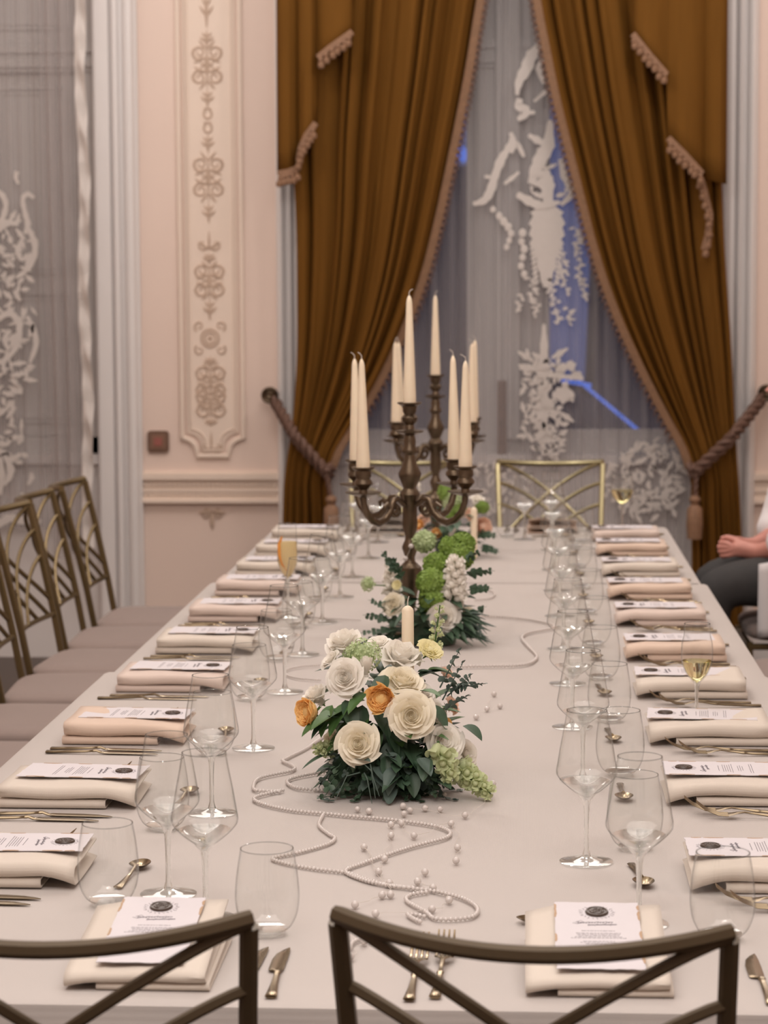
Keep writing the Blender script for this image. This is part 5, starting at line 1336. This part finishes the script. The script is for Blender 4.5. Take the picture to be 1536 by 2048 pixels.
B = ['pel', 'sp', 'ch', 'nk', 'hb', 'hm', 'ht', 'sl', 'el', 'wl', 'sr', 'er', 'wr', 'hl', 'kl', 'al', 'tl', 'hr', 'kr', 'ar', 'tr']
Bi = {k: i for i, k in enumerate(B)}
E_ = [('pel', 'sp'), ('sp', 'ch'), ('ch', 'nk'), ('nk', 'hb'), ('hb', 'hm'), ('hm', 'ht'), ('ch', 'sl'), ('sl', 'el'), ('el', 'wl'), ('ch', 'sr'), ('sr', 'er'), ('er', 'wr'), ('pel', 'hl'), ('hl', 'kl'), ('kl', 'al'), ('al', 'tl'), ('pel', 'hr'), ('hr', 'kr'), ('kr', 'ar'), ('ar', 'tr')]
RB = dict(pel=.105, sp=.115, ch=.125, nk=.055, hb=.078, hm=.10, ht=.085, sl=.055, el=.040, wl=.028, sr=.055, er=.040, wr=.028, hl=.075, kl=.055, al=.035, tl=.03, hr=.075, kr=.055, ar=.035, tr=.03)
# hands join the body's surface: palm and five fingers per hand
verts = [Vector(S[k]) for k in B]; rad = [RB[k] for k in B]; edges = [(Bi[a], Bi[b]) for a, b in E_]
def hand(wrist, side):
    w = Vector(S[wrist]); i0 = Bi[wrist]
    pc = Vector((hx + .022, PY + side * .028, hz + .006)); verts.append(pc); rad.append((.030, .017)); pi_ = len(verts) - 1; edges.append((i0, pi_))
    for f in range(4):
        up = .020 - f * .0135; ln = (.88, 1, .95, .78)[f]
        k1 = Vector((hx - .016 * ln, PY + side * .030, hz + up + .006)); k2 = Vector((hx - .040 * ln, PY + side * .008, hz + up + .004)); k3 = Vector((hx - .026 * ln, PY - side * .022, hz + up - .003 + side * .003))
        prev = pi_
        for q, r in ((k1, .0095), (k2, .0088), (k3, .0075)):
            verts.append(q); rad.append(r); edges.append((prev, len(verts) - 1)); prev = len(verts) - 1
    prev = pi_
    for q, r in ((Vector((hx + .012, PY + side * .020, hz + .034)), .0105), (Vector((hx - .014, PY + side * .004, hz + .042)), .0092), (Vector((hx - .034, PY - side * .006, hz + .036)), .0078)):
        verts.append(q); rad.append(r); edges.append((prev, len(verts) - 1)); prev = len(verts) - 1
hand('wl', -1); hand('wr', 1)
skin_body('body', M_skin, verts, edges, rad, per, 2, Bi['pel'])
face = MB()
for sy in (-1, 1):
    face.ball((0.813, PY + sy * .031, 1.27), .011, 8, 6); face.ball((.89, PY + sy * .082, 1.26), .026, 8, 6, (.8, .35, 1.2))
face.tube([(0.822, PY, 1.275), (0.792, PY, 1.238), (0.815, PY, 1.228)], [.008, .014, .010], 8); face.tube([(0.826, PY - .020, 1.198), (0.817, PY, 1.196), (0.826, PY + .020, 1.198)], [.004, .007, .004], 8)
obj('face', face, M_skin, per)
obj('hair', MB().ball((.915, PY, 1.300), .098, 16, 10, (1.0, .95, .95)), M_hair, per)
def cloth_skin(name, m, keys, radd, edg, root=0):
    return skin_body(name, m, [Vector(k) if not isinstance(k, str) else Vector(S[k]) for k in keys], edg, radd, per, 2, root)
def lerp(a, b, t): return tuple(Vector(S[a]).lerp(Vector(S[b]), t))
cloth_skin('shirt', M_shirt, [(.985, PY, .665), 'sp', 'ch', (.922, PY, 1.135), 'sl', 'el', lerp('el', 'wl', .6), 'sr', 'er', lerp('er', 'wr', .5), lerp('sl', 'el', .5), lerp('sr', 'er', .5)],
           [.150, .150, .150, .068, .082, .085, .070, .082, .085, .070, .09, .09], [(0, 1), (1, 2), (2, 3), (2, 4), (4, 10), (10, 5), (5, 6), (2, 7), (7, 11), (11, 8), (8, 9)])
cloth_skin('trousers', M_trou, ['pel', 'hl', lerp('hl', 'kl', .5), 'kl', lerp('kl', 'al', .5), 'al', 'hr', lerp('hr', 'kr', .5), 'kr', lerp('kr', 'ar', .5), 'ar'], [.128, .096, .094, .085, .062, .052, .096, .094, .085, .062, .052],
           [(0, 1), (1, 2), (2, 3), (3, 4), (4, 5), (0, 6), (6, 7), (7, 8), (8, 9), (9, 10)])
ap = MB()
def apf(s, t):
    x = .745 + .20 * s; return (x, PY - .205 - .012 * math.sin(s * 9) + .02 * t, .70 - .24 * t + .01 * math.sin(s * 5))
ap.grid(apf, 12, 8); o = obj('shirt_tail', ap, M_shirt, per); md = o.modifiers.new('thickness', 'SOLIDIFY'); md.thickness = .004
for k in ('tl', 'tr'):
    q = S[k]; obj('shoe', MB().ball((q[0] + .05, q[1], .045), .05, 12, 8, (2.4, .95, .85)), M_trou, per)
